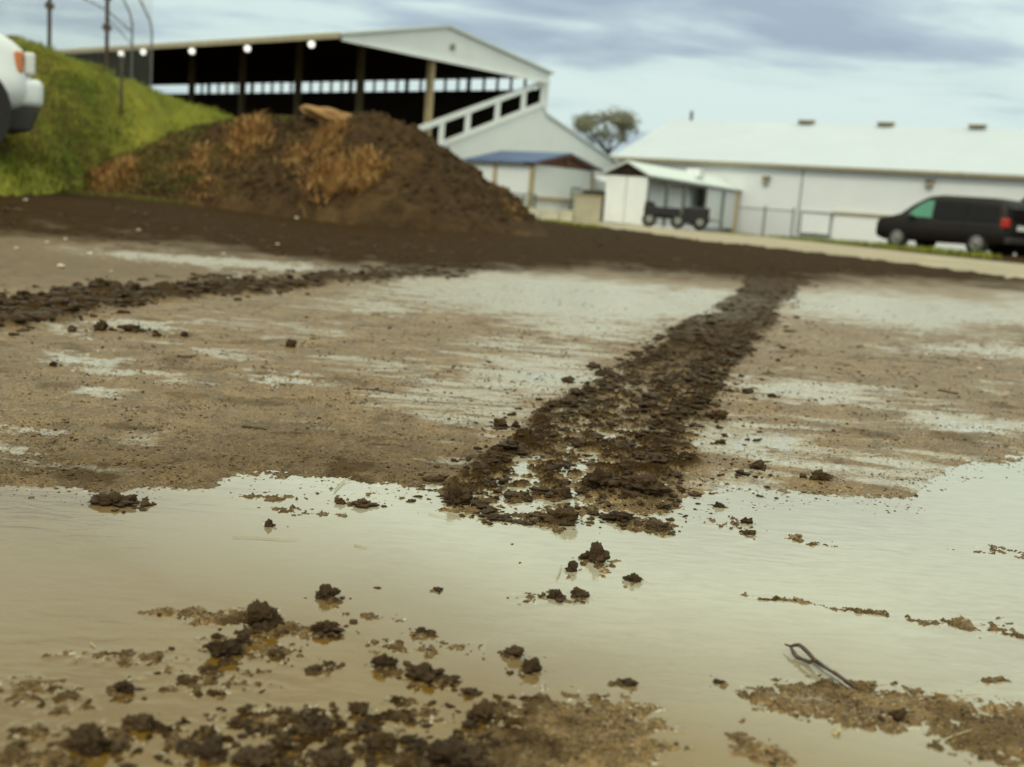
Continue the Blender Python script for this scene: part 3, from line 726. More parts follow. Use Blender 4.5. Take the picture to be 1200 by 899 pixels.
# ------------------------------------------------------------------ barn
def barn():
    rz = math.radians(-30); ex = np.array([math.cos(rz), math.sin(rz)]); base = (17.8, 58.0)
    t = thing('long_barn', 'long white metal barn with low pitched roof behind the parked van', 'barn', (base[0], base[1], -.25), rz)
    def s_of(u, y=0.0):
        r = (u-600)/FPX; ey = np.array([-ex[1], ex[0]]); X0 = base[0]+ey[0]*y; Y0 = base[1]+ey[1]*y
        return (r*Y0-X0)/(ex[0]-r*ex[1])
    x0, x1 = -14.6, 42
    MB().box(x0, x1, 0, .2, 0, 3.80).build('front_wall', 'white_metal', t)
    MB().prism([(.2, 0), (16.0, 0), (16.0, 3.8), (8.1, 6.6), (.2, 3.8)], 'x', x0, x0+.2).build('gable_wall', 'white_metal', t)
    MB().prism([(.2, 0), (16.0, 0), (16.0, 3.8), (8.1, 6.6), (.2, 3.8)], 'x', x1-.2, x1).build('gable_wall', 'white_metal', t)
    MB().prism([(-.22, 3.86), (8.1, 6.74), (16.4, 3.86), (16.4, 3.74), (8.1, 6.62), (-.22, 3.74)], 'x', x0-.35, x1+.3).build('roof', 'barn_roof', t)
    MB().box(x0-.3, x1, -.36, -.225, 3.70, 3.87).build('gutter', 'tan_trim', t)
    MB().box(x0-.3, x1, -.21, -.01, 3.69, 3.735).build('soffit', 'tan_trim', t)
    for s in (-6.27, -1.64, 3.32):
        MB().box(s-.4, s+.4, 7.75, 8.45, 6.72, 6.88).prism([(7.6, 6.885), (8.6, 6.885), (8.1, 6.98)], 'x', s-.48, s+.48).build('ridge_vent', 'tan_trim', t, bevel=.02)
    for s, z in ((-5.7, 2.97), (2.69, 3.25)):
        f = MB().box(s-.16, s+.16, -.25, -.002, z-.15, z+.15).build('wall_light', 'tan_trim', t, bevel=.03)
        MB().prism([(-.34, z+.152), (-.002, z+.152), (-.002, z+.25)], 'x', s-.22, s+.22).build('hood', 'grey_trim', f)
    MB().box(-3.79, -3.73, -.05, -.002, .02, 3.66).build('seam_strip', 'galvanised', t)
    a, b = -3.6, -1.95
    f = MB().box(a, b, -.10, -.002, .35, 1.5).build('sliding_door', 'white_paint', t)
    MB().box(a, b, -.14, -.102, 1.44, 1.52).box(a, a+.07, -.14, -.102, .38, 1.44).box(b-.07, b, -.14, -.102, .38, 1.44).box(a, b, -.14, -.102, .3, .38).build('door_frame', 'galvanised', f)
    a, b = -1.8, 1.4
    f = MB().box(a, b, -.22, -.002, .05, 1.44).build('roller_door', 'bright_door', t)
    MB().box(a-.1, b, -.3, -.003, 1.45, 1.58).build('door_header', 'tan_trim', f)
barn()

# ------------------------------------------------------------------ small sheds
def blue_shed():
    D = 48.0; x0 = .22
    t = thing('blue_roofed_shed', 'small shed with blue roof and red brown gable below the grandstand wall', 'shed', (x0, D, 0), AZ)
    W = 4.52; L = 3.8
    MB().prism([(-.25, 2.27), (W/2, 2.83), (W/2, 2.90), (-.25, 2.34)], 'y', -.25, L).build('roof_slope', 'blue_sheet', t)
    MB().prism([(W/2, 2.83), (W+.25, 2.27), (W+.25, 2.34), (W/2, 2.90)], 'y', -.25, L).build('roof_slope', 'blue_sheet', t)
    MB().prism([(0, 2.26), (W, 2.26), (W/2, 2.79)], 'y', -.05, .05).build('gable_panel', 'red_brown_boards', t)
    MB().prism([(-.2, 2.21), (W/2, 2.76), (W/2, 2.83), (-.2, 2.29)], 'y', -.29, -.252).build('bargeboard', 'red_brown_boards', t)
    MB().prism([(W+.2, 2.21), (W/2, 2.76), (W/2, 2.83), (W+.2, 2.29)], 'y', -.29, -.252).build('bargeboard', 'red_brown_boards', t)
    MB().box(W/2-.12, W/2+.12, -.12, -.052, 2.30, 2.76).build('gable_batten', 'red_brown_boards', t)
    MB().box(-.1, -.02, 0, L, 2.18, 2.26).build('eave_board', 'red_brown_boards', t)
    MB().box(.0, .08, .1, L-.1, .75, 2.25).build('side_panel', 'white_metal', t)
    MB().box(.15, W-.15, .0, .08, .9, 2.25).build('front_panel', 'white_metal', t)
    MB().box(.2, W-1.2, .1, .15, .1, .88).build('front_panel', 'white_paint', t)
    for (x, y) in ((-.08, -.06), (-.08, 2.0), (-.08, L-.1), (W-.3, -.06)):
        MB().box(x, x+.16, y, y+.16, 0, 2.17).build('post', 'timber', t)
    MB().box(-.14, -.09, .3, L, .75, .85).build('rail', 'timber', t)
    MB().box(.16, W-.4, -.1, -.03, .82, .92).build('rail', 'timber', t)
blue_shed()
def xa(u, D, v=252): return float(dpt(u, v, D)[0])
def gate(u0, u1, D, z0, z1, label):
    a, b = xa(u0, D), xa(u1, D)
    t = thing('farm_gate', label, 'gate', (a, D, 0))
    w_ = b-a
    for k in range(5):
        z = z0+(z1-z0)*k/4; MB().tube([(0, 0, z), (w_, 0, z)], .03, 6).build('bar', 'green_paint', t)
    for x in (0, w_/2, w_): MB().tube([(x, 0, 0.02), (x, 0, z1+.03)], .035, 6).build('upright', 'green_paint', t)
gate(598, 626, 46.5, .3, .95, 'dark green tubular gate panel at the foot of the blue roofed shed')
gate(668, 678, 46.5, .3, 1.35, 'narrow dark gate beside the pale box right of the blue roofed shed')
def barriers():
    labs = ['low pale concrete block nearest the mound beside the road', 'low pale concrete block in the middle of the row below the shed', 'low pale concrete block touching the tall pale box']
    for i, (u0, u1) in enumerate(((610, 632), (633, 655), (656, 672))):
        D = 44.0; a, b = [xa(q, D) for q in (u0, u1)]
        o = MB().prism([(-.3, 0), (.3, 0), (.22, .14), (.1, .42), (-.1, .42), (-.22, .14)], 'x', 0, b-a-.04).build('concrete_block', 'concrete', None, (a, D, 0), bevel=.02)
        tag(o, labs[i], 'barrier', 'concrete blocks by the road')
    D = 44; a, b = [xa(q, D) for q in (672, 704)]
    t = thing('pale_box', 'tall pale container box beside the road between the two sheds', 'container', (a, D, 0))
    MB().box(0, b-a, 0, 1.0, .04, 1.02).build('body', 'concrete', t, bevel=.03); MB().box(-.03, b-a+.03, -.03, 1.03, 1.025, 1.09).build('lid', 'timber', t)
    D = 49; a, b = [xa(q, D) for q in (682, 712)]
    t = thing('dark_trailer', 'low dark trailer standing behind the pale container box', 'trailer', (a, D, 0))
    MB().box(0, b-a, 0, 1.4, 1.0, 1.35).build('bed', 'black_paint', t, bevel=.02); MB().box((b-a)*.78, (b-a)*.98, .1, 1.2, .05, 1.0).build('front_panel', 'red_brown_boards', t)
    for x in (.25, (b-a)*.6): MB().lathe((x, .1, .33), (0, 1, 0), [(0, .3), (.02, .33), (.18, .33), (.2, .3)], 16).build('wheel', 'rubber', t)
    D = 52; a, b = [xa(q, D) for q in (684, 710)]
    t = thing('white_camper', 'small white rounded caravan roof showing between the two sheds', 'caravan', (a, D, 0))
    MB().box(0, b-a, 0, 2, .5, 2.05).build('body', 'car_white', t, bevel=.2, seg=3, smooth=True); MB().box(.2, b-a-.2, -.02, .04, 1.45, 1.8).build('window', 'white_paint', t, bevel=.02)
barriers()
def white_shed():
    az = math.atan2(.902, .431); t = thing('white_roofed_shed', 'long white roofed shed with dark gable end in front of the barn', 'shed', (5.15, 48.0, 0), az)
    L = 19.4; W = 1.9       # local x = length, local y = across (to the left)
    MB().prism([(-.15, 2.08), (W/2, 2.62), (W+.15, 2.08), (W+.15, 2.15), (W/2, 2.70), (-.15, 2.15)], 'x', -.2, L).build('roof', 'roof_metal', t)
    MB().prism([(.04, 2.06), (W-.04, 2.06), (W/2, 2.60)], 'x', -.06, .04).build('gable_panel', 'dark_interior', t)
    MB().box(-.04, .04, .02, W/2-.02, .05, 2.05).build('end_door', 'white_paint', t); MB().box(-.04, .04, W/2+.02, W-.02, .05, 2.05).build('end_door', 'white_paint', t)
    MB().box(.0, 8.8, -.04, .06, 1.96, 2.06).build('eave_beam', 'grey_trim', t)
    for x in (0.06, 2.6, 5.2, 8.7, 12, 15.4, 19.2): MB().box(x, x+.14, -.03, .08, 0, 1.955).build('post', 'grey_trim' if x < 12 else 'galvanised', t)
    MB().box(.1, L-.1, .75, .83, .05, 2.05).build('back_wall', 'white_paint', t)
    MB().box(8.9, L-.1, .085, .14, .05, 2.05).build('side_wall', 'white_metal', t)
    c = MB().box(8.0, 8.9, .2, .9, 2.45, 2.85).build('roof_cowl', 'white_paint', t, bevel=.03)
white_shed()
def wagon():
    D = 45.6; a, b = [xa(q, D) for q in (754, 832)]; w_ = b-a
    t = thing('black_wagon', 'black farm wagon with pale wheels parked before the white roofed shed', 'wagon', (a, D, 0), -.12)
    MB().box(0, w_*.55, 0, 1.3, .48, .84).build('body', 'black_paint', t, bevel=.04)
    MB().box(w_*.6, w_*.98, -.05, 1.2, .25, .92).build('box', 'black_paint', t, bevel=.06)
    MB().box(.1, w_*1.0, .2, .35, .38, .5).build('frame', 'black_paint', t)
    MB().prism([(0, .84), (.5, .84), (.35, 1.02), (.05, 1.06)], 'y', .1, 1.1).build('seat', 'black_paint', t, bevel=.02)
    MB().tube([(w_, .3, .45), (w_+.5, .3, .42), (w_+.5, .3, .05)], .04, 6).build('drawbar', 'grey_trim', t)
    for x in (.25, w_*.52, w_*.85):
        f = MB().lathe((x, -.12, .3), (0, 1, 0), [(0, .25), (.02, .3), (.14, .3), (.16, .25)], 18).build('wheel', 'rubber', t)
        MB().lathe((x, -.16, .3), (0, 1, 0), [(0, .12), (.05, .17)], 14).build('hub', 'wheel_metal', f)
wagon()
def net(name, x0, x1, z0, z1, step, r, parent, mat='galvanised'):
    m = MB(); w_ = x1-x0; h_ = z1-z0
    k = -h_
    while k < w_:
        for sg in (1, -1):
            a0, a1 = max(0, k), min(w_, k+h_)
            if a1 <= a0: continue
            p = (x0+a0, 0, z0+(a0-k)); q = (x0+a1, 0, z0+(a1-k))
            if sg < 0: p = (x0+w_-a0, 0, z0+(a0-k)); q = (x0+w_-a1, 0, z0+(a1-k))
            m.tube([p, q], r, 3, False)
        k += step
    o = m.build(name, mat, parent); o['kind'] = 'stuff'; return o
def paddock_fence():
    D = 50; a, b = [xa(q, D) for q in (862, 935)]
    t = thing('chain_link_fence', 'low chain link fence between the white roofed shed and the barn door', 'fence', (a, D, -.1), math.radians(12))
    w_ = (b-a)
    for x in (0, w_/2, w_): MB().tube([(x, 0, 0), (x, 0, 1.35 if x else 1.8)], .05 if x else .09, 8).build('post', 'timber' if not x else 'galvanised', t)
    MB().tube([(0, 0, 1.2), (w_, 0, 1.2)], .03, 6).build('top_rail', 'galvanised', t)
    net('wire_mesh', 0, w_, .05, 1.2, .22, .008, t)
paddock_fence()
def pole():
    p = dpt(808, 160, 92); t = thing('utility_pole', 'thin distant utility pole rising behind the barn roof', 'pole', (p[0], p[1], -.3))
    MB().tube([(0, 0, 0), (0, 0, 9.2)], [.16, .12], 8).build('shaft', 'bark', t); MB().box(-.5, .5, -.06, .06, 8.2, 8.35).build('crossarm', 'bark', t)
pole()

# ------------------------------------------------------------------ tree
def tree():
    p = dpt(714, 160, 100); t = thing('bare_topped_tree', 'sparse olive tree rising between the grandstand wall and the barn roof', 'tree', (p[0], p[1], -.3))
    tr = MB(); rnd = random.Random(5); tips = []
    def limb(a, d, ln, r, dep):
        pts = [a]; rr = [r]; q = a.copy(); dd = d.copy()
        for k in range(3):
            dd = (dd+Vector((rnd.uniform(-.22, .22), rnd.uniform(-.22, .22), rnd.uniform(-.05, .15)))).normalized(); q = q+dd*ln/3; pts.append(q.copy()); rr.append(r*(1-.22*(k+1)))
        tr.tube(pts, rr, 6)
        if dep == 0: tips.append(q); tips.append(pts[2]); return
        for k in range(3 if dep > 1 else 4):
            th = rnd.uniform(0, 6.28); nd = (dd*rnd.uniform(.5, .9)+Vector((math.cos(th), math.sin(th), .15))*rnd.uniform(.55, .9)).normalized()
            limb(q, nd, ln*rnd.uniform(.6, .8), rr[-1]*.7, dep-1)
    tr.tube([(0, 0, 0), (.1, 0, 2.6), (0, .1, 6.0)], [.34, .27, .22], 8)
    for k in range(4):
        th = k*1.57+.4; limb(Vector((0, .1, 5.8)), Vector((math.cos(th)*.85, math.sin(th)*.85, .7)).normalized(), 1.9, .15, 2)
    tr.build('trunk', 'bark', t)
    P = []
    cl = [c for c in tips if rnd.random() < .85]
    for c in cl:
        for k in range(60):
            P.append((c.x+rnd.gauss(0, .36), c.y+rnd.gauss(0, .36), c.z+rnd.gauss(0, .30)))
    for q in range(48):
        th = rnd.uniform(0, 6.28); rr = rnd.random()**.5; cx, cy, cz = 2.7*rr*math.cos(th), 2.2*rr*math.sin(th), 7.75+rnd.uniform(-1.35, 1.5)*math.sqrt(max(0, 1-rr*rr*.8))
        for k in range(34): P.append((cx+rnd.gauss(0, .26), cy+rnd.gauss(0, .26), cz+rnd.gauss(0, .2)))
    P = np.array(P); k = len(P); n1 = rng.normal(0, 1, (k, 3)); n1 /= np.linalg.norm(n1, axis=1)[:, None]; n2 = np.cross(n1, rng.normal(0, 1, (k, 3))); n2 /= np.linalg.norm(n2, axis=1)[:, None]
    s = rng.uniform(.06, .14, (k, 1)); V = np.stack([P-n1*s, P+n2*s*.6, P+n1*s, P-n2*s*.6], 1).reshape(-1, 3); i = np.arange(k)*4
    link('crown', nmesh('crown', V, np.stack([i, i+1, i+2, i+3], -1)), 'tree_leaf', t)
tree()

# ------------------------------------------------------------------ backstop fence on the bank
def backstop():
    D = 27.2; xs = [-12.95, -11.56, -10.19, -9.59, -9.12]
    b0 = (xs[0], D); t = thing('ball_field_backstop', 'tall chain link backstop fence with curved top standing on the grass bank', 'fence', (xs[0], D, 0))
    Z = [float(bank_h(np.array([x]), np.array([D]))[0]) for x in xs]
    for i, x in enumerate(xs):
        lx = x-xs[0]
        if i < 3: pts = [(lx, 0, Z[i]-.2), (lx, 0, 6.5)]; r = .05
        else:
            h = 4.28 if i == 3 else 4.15; pts = [(lx, 0, Z[i]-.2), (lx, 0, h-.2), (lx-.06, 0, h+.05), (lx-.3, 0, h+.5), (lx-.6, 0, h+.95), (lx-.9, 0, h+1.3)]; r = .024
        MB().tube(pts, r, 8).build('post', 'rust_metal' if i < 3 else 'dull_steel', t)
    for i, z in ((1, 4.3), (1, 5.1), (2, 3.9), (2, 4.6), (2, 5.0)):
        MB().box(xs[i]-xs[0]-.08, xs[i]-xs[0]+.08, -.08, .08, z, z+.12).build('clamp', 'rust_metal', t)
    MB().tube([(0, .02, 5.5), (xs[2]-xs[0], .02, 4.35), (xs[3]-xs[0], .02, 3.9)], .02, 6).build('stay_wire', 'galvanised', t)
    MB().tube([(xs[2]-xs[0], .02, 4.2), (xs[3]-xs[0]+.1, .02, 3.5)], .018, 6).build('stay_wire', 'galvanised', t)
    net('wire_mesh', 0, xs[4]-xs[0], 2.4, 6.0, .11, .004, t)
    x, y, z = on_surface(142, 136, bank_h, 12.5, 26)
    q = thing('marker_post', 'thin grey post standing alone on the grass slope', 'post', (x, y, z))
    s = y/FPX; MB().tube([(0, 0, -.1), (0, 0, 64*s)], .028*y/20, 8).build('shaft', 'bark', q); MB().lathe((0, 0, 64*s), (0, 0, 1), [(0, .06), (.02, .07), (.05, .03)], 10).build('cap', 'galvanised', q)
backstop()

# ------------------------------------------------------------------ vehicles (local +x = forward)
def profile_body(pts_lo, pts_hi, W, nx=60, ny=14, tumble=.16, zb=.32, top=None):
    """closed body surface lofted along x; pts_hi the roofline, side leaning in above the belt"""
    xs = np.linspace(pts_hi[0][0], pts_hi[-1][0], nx); hi = np.interp(xs, [p[0] for p in pts_hi], [p[1] for p in pts_hi]); lo = np.interp(xs, [p[0] for p in pts_lo], [p[1] for p in pts_lo])
    belt = .98
    V = []; n = 0; ring = None
    for i, x in enumerate(xs):
        h = hi[i]; l = lo[i]; e = min(1, (x-xs[0])/.35, (xs[-1]-x)/.45); e = max(e, 0); wd = W/2*(.80+.20*math.sqrt(1-(1-e)**2))
        tb = max(0, h-belt)
        prof = [(0, l), (wd*.9, l), (wd*.97, l+.08), (wd, (l+min(h, belt))/2), (wd*.985, min(h, belt)-.06), (wd*.965-tb*.02, min(h, belt)), (wd*.95-tb*tumble*.6, h-tb*.45 if tb > 0 else h-.02),
                (wd*.93-tb*tumble, h-.10 if tb > .15 else h-.015), (wd*.86-tb*tumble, h-.03 if tb > .15 else h-.006), (wd*.6, h), (0, h+.01)]
        ringp = [(x, y, z) for y, z in prof]+[(x, -y, z) for y, z in prof[-2:0:-1]]
        V += ringp; n = len(ringp)
    Fc = []
    for i in range(nx-1):
        for k in range(n): k2 = (k+1) % n; Fc.append((i*n+k, i*n+k2, (i+1)*n+k2, (i+1)*n+k))
    Fc.append(tuple(range(n))[::-1]); Fc.append(tuple((nx-1)*n+k for k in range(n)))
    m = MB(); m.v = V; m.f = Fc; return m
def wheels(t, xs, W, r=.34):
    for x in xs:
        for s in (1, -1):
            y = s*(W/2-.12)
            f = MB().lathe((x, y, r), (0, s, 0), [(-.11, r*.8), (-.10, r*.97), (-.07, r), (.07, r), (.10, r*.96), (.115, r*.8)], 28).build('wheel', 'rubber', t, smooth=False)
            MB().lathe((x, y+s*.1, r), (0, s, 0), [(0, r*.68), (.022, r*.66), (.03, r*.55), (.012, r*.5), (.03, r*.2), (.045, r*.1)], 24).build('rim', 'wheel_metal', f)
            MB().lathe((x, y-s*.03, r+.0), (0, s, 0), [(-.02, r*1.18), (.117, r*1.18)], 28).build('wheel_arch', 'black_paint', t)
def van():
    u = np.array([-.61, .792]); D = 36.1; n_ = np.array([-u[1], u[0]])      # forward, left
    corner = dpt(1174, 300, D)[:2]                                             # rear corner nearest the camera is on the LEFT side
    W = 1.92; c = corner-n_*W/2
    t = thing('minivan', 'black minivan with green tinted front window parked by the barn', 'van', (c[0], c[1], 0.0), math.atan2(u[1], u[0]))
    # local x: 0 = rear, 4.95 = front
    lo = [(0, .42), (.3, .28), (4.5, .24), (4.95, .36)]
    hi = [(0, .95), (.03, 1.05), (.10, 1.50), (.28, 1.72), (.8, 1.78), (2.6, 1.80), (3.05, 1.74), (3.55, 1.48), (4.0, 1.16), (4.2, 1.07), (4.7, .97), (4.88, .82), (4.95, .55)]
    profile_body(lo, hi, W).build('body', 'car_black', t, smooth=True)
    wheels(t, (.95, 3.95), W)
    for s in (1, -1):
        y = lambda q: s*(W/2-.045-q*.12)
        def pane(name, pts, mat):
            m = MB(); a = [(x, s*(W/2-.022-max(0, z-.98)*.16+.0), z) for x, z in pts]; b = [(x, yy-s*.04, z) for x, yy, z in a]; n = len(a)
            m.v = a+b; m.f = [tuple(range(n)), tuple(range(n, 2*n))[::-1]]+[(i, (i+1) % n, n+(i+1) % n, n+i) for i in range(n)]; return m.build(name, mat, t)
        pane('front_window', [(2.72, 1.04), (3.62, 1.06), (3.55, 1.20), (3.2, 1.47), (2.95, 1.60), (2.72, 1.60)], 'glass_green')
        pane('side_window', [(1.45, 1.04), (2.60, 1.04), (2.60, 1.60), (1.45, 1.58)], 'glass_dark')
        pane('rear_window', [(.35, 1.05), (1.35, 1.04), (1.35, 1.57), (.45, 1.52)], 'glass_dark')
        MB().box(3.38, 3.54, s*(W/2-.02), s*(W/2+.2), .98, 1.12).build('mirror', 'car_trim', t, bevel=.04, smooth=True)
        MB().box(4.62, 4.90, s*(W/2-.30), s*(W/2-.10), .66, .80).build('headlight', 'lamp_clear', t, bevel=.04)
        MB().box(-.03, .22, s*(W/2-.24), s*(W/2-.02), .86, 1.16).build('tail_light', 'lamp_red', t, bevel=.04)
        MB().box(1.5, 1.68, s*(W/2-.02), s*(W/2+.012), .92, .95).box(2.85, 3.02, s*(W/2-.02), s*(W/2+.012), .92, .95).build('door_handle', 'car_trim', t)
        MB().box(.3, 2.5, s*(W/2-.01), s*(W/2+.006), .87, .885).build('door_track', 'car_trim', t)
    MB().box(-.10, .1, -W/2+.1, W/2-.1, .36, .58).build('rear_bumper', 'car_trim', t, bevel=.05)
    MB().box(-.035, .02, -.27, .27, .80, .96).build('number_plate', 'plate_white', t)
    MB().box(-.02, .12, -.72, .72, 1.12, 1.5).build('tailgate_window', 'glass_dark', t, bevel=.04)
    t.scale = (1, 1, 1.04)
    # second vehicle standing behind it, cut by the frame
    D2 = 39.5; c2 = np.array([float(dpt(1146, 240, D2)[0])+.77, D2+.6])-u*4.7
    q = thing('dark_suv', 'tall dark sport utility vehicle behind the minivan, cut off by the right edge', 'car', (c2[0], c2[1], 0), math.atan2(u[1], u[0]))
    hi2 = [(0, 1.0), (.05, 1.2), (.3, 1.78), (.6, 1.90), (2.8, 1.90), (3.0, 1.84), (3.6, 1.36), (3.75, 1.30), (4.5, 1.22), (4.62, 1.05), (4.7, .6)]
    profile_body([(0, .5), (.3, .36), (4.4, .34), (4.7, .46)], hi2, 1.95).build('body', 'car_black', q, smooth=True)
    wheels(q, (.95, 3.75), 1.95, .38)
    for s in (1, -1):
        MB().box(4.45, 4.74, s*.92, s*.66, .84, 1.04).build('headlight', 'lamp_clear', q, bevel=.04)
        MB().box(4.30, 4.44, s*.955, s*.8, 1.04, 1.16).build('indicator', 'lamp_red', q, bevel=.02)
        MB().box(3.0, 3.18, s*.95, s*1.15, 1.2, 1.36).build('mirror', 'car_trim', q, bevel=.04)
        MB().box(1.6, 2.6, s*.90, s*.935, 1.25, 1.7).build('side_window', 'glass_dark', q)
    q.scale = (1, 1, 1.2)
    MB().box(4.60, 4.78, -.85, .85, .5, .72).build('bumper', 'car_trim', q, bevel=.05)
    MB().box(4.60, 4.73, -.5, .5, .78, 1.05).build('grille', 'wheel_metal', q, bevel=.03)
van()
def pickup():
    Y = 14.0; s = Y/FPX                            # metres per photo pixel there
    px = (50-600)/FPX*Y; z = float(bank_h(np.array([px-1.2]), np.array([Y]))[0])
    # stands level across the slope, nose to the right
    p = dpt(52, 176, Y)
    t = thing('white_pickup', 'white pickup truck front end with amber corner lamp at the left edge', 'pickup', (-6.50, 14.85, .70), math.radians(30))
    W = 2.0; L = 5.4; k = 1.12
    # local: x = 0 nose, negative backwards
    hi = [(-L, 1.0), (-L+.05, 1.28), (-3.6, 1.30), (-3.55, 1.9), (-2.2, 1.96), (-1.75, 1.66), (-1.35, 1.34), (-.9, 1.28), (-.45, 1.22), (-.22, 1.10), (-.14, .92), (-.12, .78)]
    hi = [(x*k, z*k*1.08) for x, z in hi]; lo = [(-L*k, .5), (-.6, .46), (-.12*k, .62)]
    profile_body(lo, hi, W*k*.98, zb=.5).build('body', 'car_white', t, smooth=True)
    f = MB().box(-.52, .0, -.98, .98, .58, .93).build('front_bumper', 'car_white', t, bevel=.09, seg=4, smooth=True)
    MB().prism([(-.62, .27), (-.14, .29), (-.04, .575), (-.62, .575)], 'y', -.95, .95).build('bumper_valance', 'car_trim', t, bevel=.03)
    for sg in (1, -1):
        MB().box(-.34, -.235, sg*1.0, sg*.86, .97, 1.24).build('corner_lamp', 'lamp_amber', t, bevel=.03)
        MB().box(-.225, -.10, sg*.97, sg*.6, .97, 1.24).build('headlight', 'lamp_clear', t, bevel=.03)
        MB().box(-.46, -.40, sg*1.02, sg*.9, .9, .96).build('marker_lamp', 'rubber', t)
        for x in (-.98, -4.6):
            y = sg*(.86); r = .43
            w_ = MB().lathe((x, y, r), (0, sg, 0), [(-.14, r*.8), (-.12, r*.97), (-.08, r), (.08, r), (.12, r*.96), (.135, r*.8)], 28).build('wheel', 'rubber', t)
            MB().lathe((x, y+sg*.1, r), (0, sg, 0), [(0, r*.6), (.03, r*.58), (.03, r*.2), (.06, r*.1)], 24).build('rim', 'wheel_metal', w_)
            MB().lathe((x, y, r+.06), (0, sg, 0), [(-.1, .60), (.165+.10, .60)], 32).build('wheel_arch', 'rubber', t)
        MB().box(-2.9, -2.2, sg*.99, sg*.94, 1.5, 2.02).build('side_window', 'glass_dark', t)
        MB().box(-2.35, -2.15, sg*1.08, sg*1.3, 1.45, 1.7).build('mirror', 'car_trim', t, bevel=.03)
    MB().box(-.30, -.12, -.55, .55, .90, 1.12).build('grille', 'car_trim', t, bevel=.02)
pickup()

# ------------------------------------------------------------------ clods, crumbs, twigs
def clod_mesh(seed, sub=4, rough=.5):
    V, T = ico(sub); V = V.copy(); o = Vector((seed*3.7, seed*1.3, -seed*2.1))
    for i in range(len(V)):
        p = Vector(V[i]); k = .62+.50*mn.fractal(p*1.1+o, .9, 2.0, 2)
        if sub > 2: d1 = mn.voronoi(p*2.2+o)[0][0]; d2 = mn.voronoi(p*5.5-o)[0][0]; k += rough*(.42*(.55-d1)+.26*(.5-d2)); k += rough*.16*mn.noise(p*15+o)+rough*.08*mn.noise(p*31+o)
        else: k += .3*abs(mn.noise(p*3.1+o))+rough*.4*mn.noise(p*6.3-o)
        k = max(k, .22)
        V[i] = (p*k*1.15)[:]
    return V, T
def clods():
    for i, (u, v, w_, h_, lab) in enumerate(CL):
        p = gpt(u, v-h_*.22); s = (p[1])/FPX/1.0; hz = Hs(p[0], p[1])
        V, T = clod_mesh(i+1, 5 if w_ > 24 else 4, .9); V = V*np.array([w_*s*.56, w_*s*.42, h_*s*.70])
        o = link('mud_clod', nmesh('mud_clod', V, T), 'wet_soil', None, (p[0], p[1], max(hz, -.002)+h_*s*.22), (0, 0, 0))
        tag(o, lab, 'clod', 'mud clods lying about the puddle and sand')
clods_done = clods()
def scatter(name, P, S, variants, mat, flat=.65):
    vs = []; fs = []; o = 0
    for i in range(len(P)):
        V, T = variants[i % len(variants)]; a = rng.uniform(0, 6.28); c_, s_ = math.cos(a), math.sin(a)
        q = V*np.array([rng.uniform(.8, 1.5), rng.uniform(.7, 1.1), rng.uniform(.45, 1.0)*flat])
        q = np.stack([q[:, 0]*c_-q[:, 1]*s_, q[:, 0]*s_+q[:, 1]*c_, q[:, 2]], -1)*S[i]+P[i]
        vs.append(q); fs.append(T+o); o += len(V)
    ob = link(name, nmesh(name, np.concatenate(vs), np.concatenate(fs)), mat); tag(ob, kind='stuff'); return ob
VAR3 = [clod_mesh(50+k, 3, .9) for k in range(8)]; VAR1 = [clod_mesh(70+k, 1, 1.0) for k in range(10)]; VAR2 = [clod_mesh(90+k, 2, .9) for k in range(8)]
def sample(n, ulo, uhi, vlo, vhi, dens):
    """n points picked where the density function of the masks allows"""
    out = []; tot = 0
    while tot < n:
        u = rng.uniform(ulo, uhi, n*2); v = rng.uniform(vlo, vhi, n*2)
        d = F[None]+R[None]*((u-600)/FPX)[:, None]-U[None]*((v-449.5)/FPX)[:, None]; t = -CH/d[:, 2]; X = d[:, 0]*t; Y = d[:, 1]*t
        h, dk, wt, uu, vv, dv = fields(X, Y); k = rng.random(n*2) < dens(h, dk, wt, uu, vv, dv, X, Y)
        out.append(np.stack([X, Y, h], -1)[k]); tot += int(k.sum())
    return np.concatenate(out)[:n]
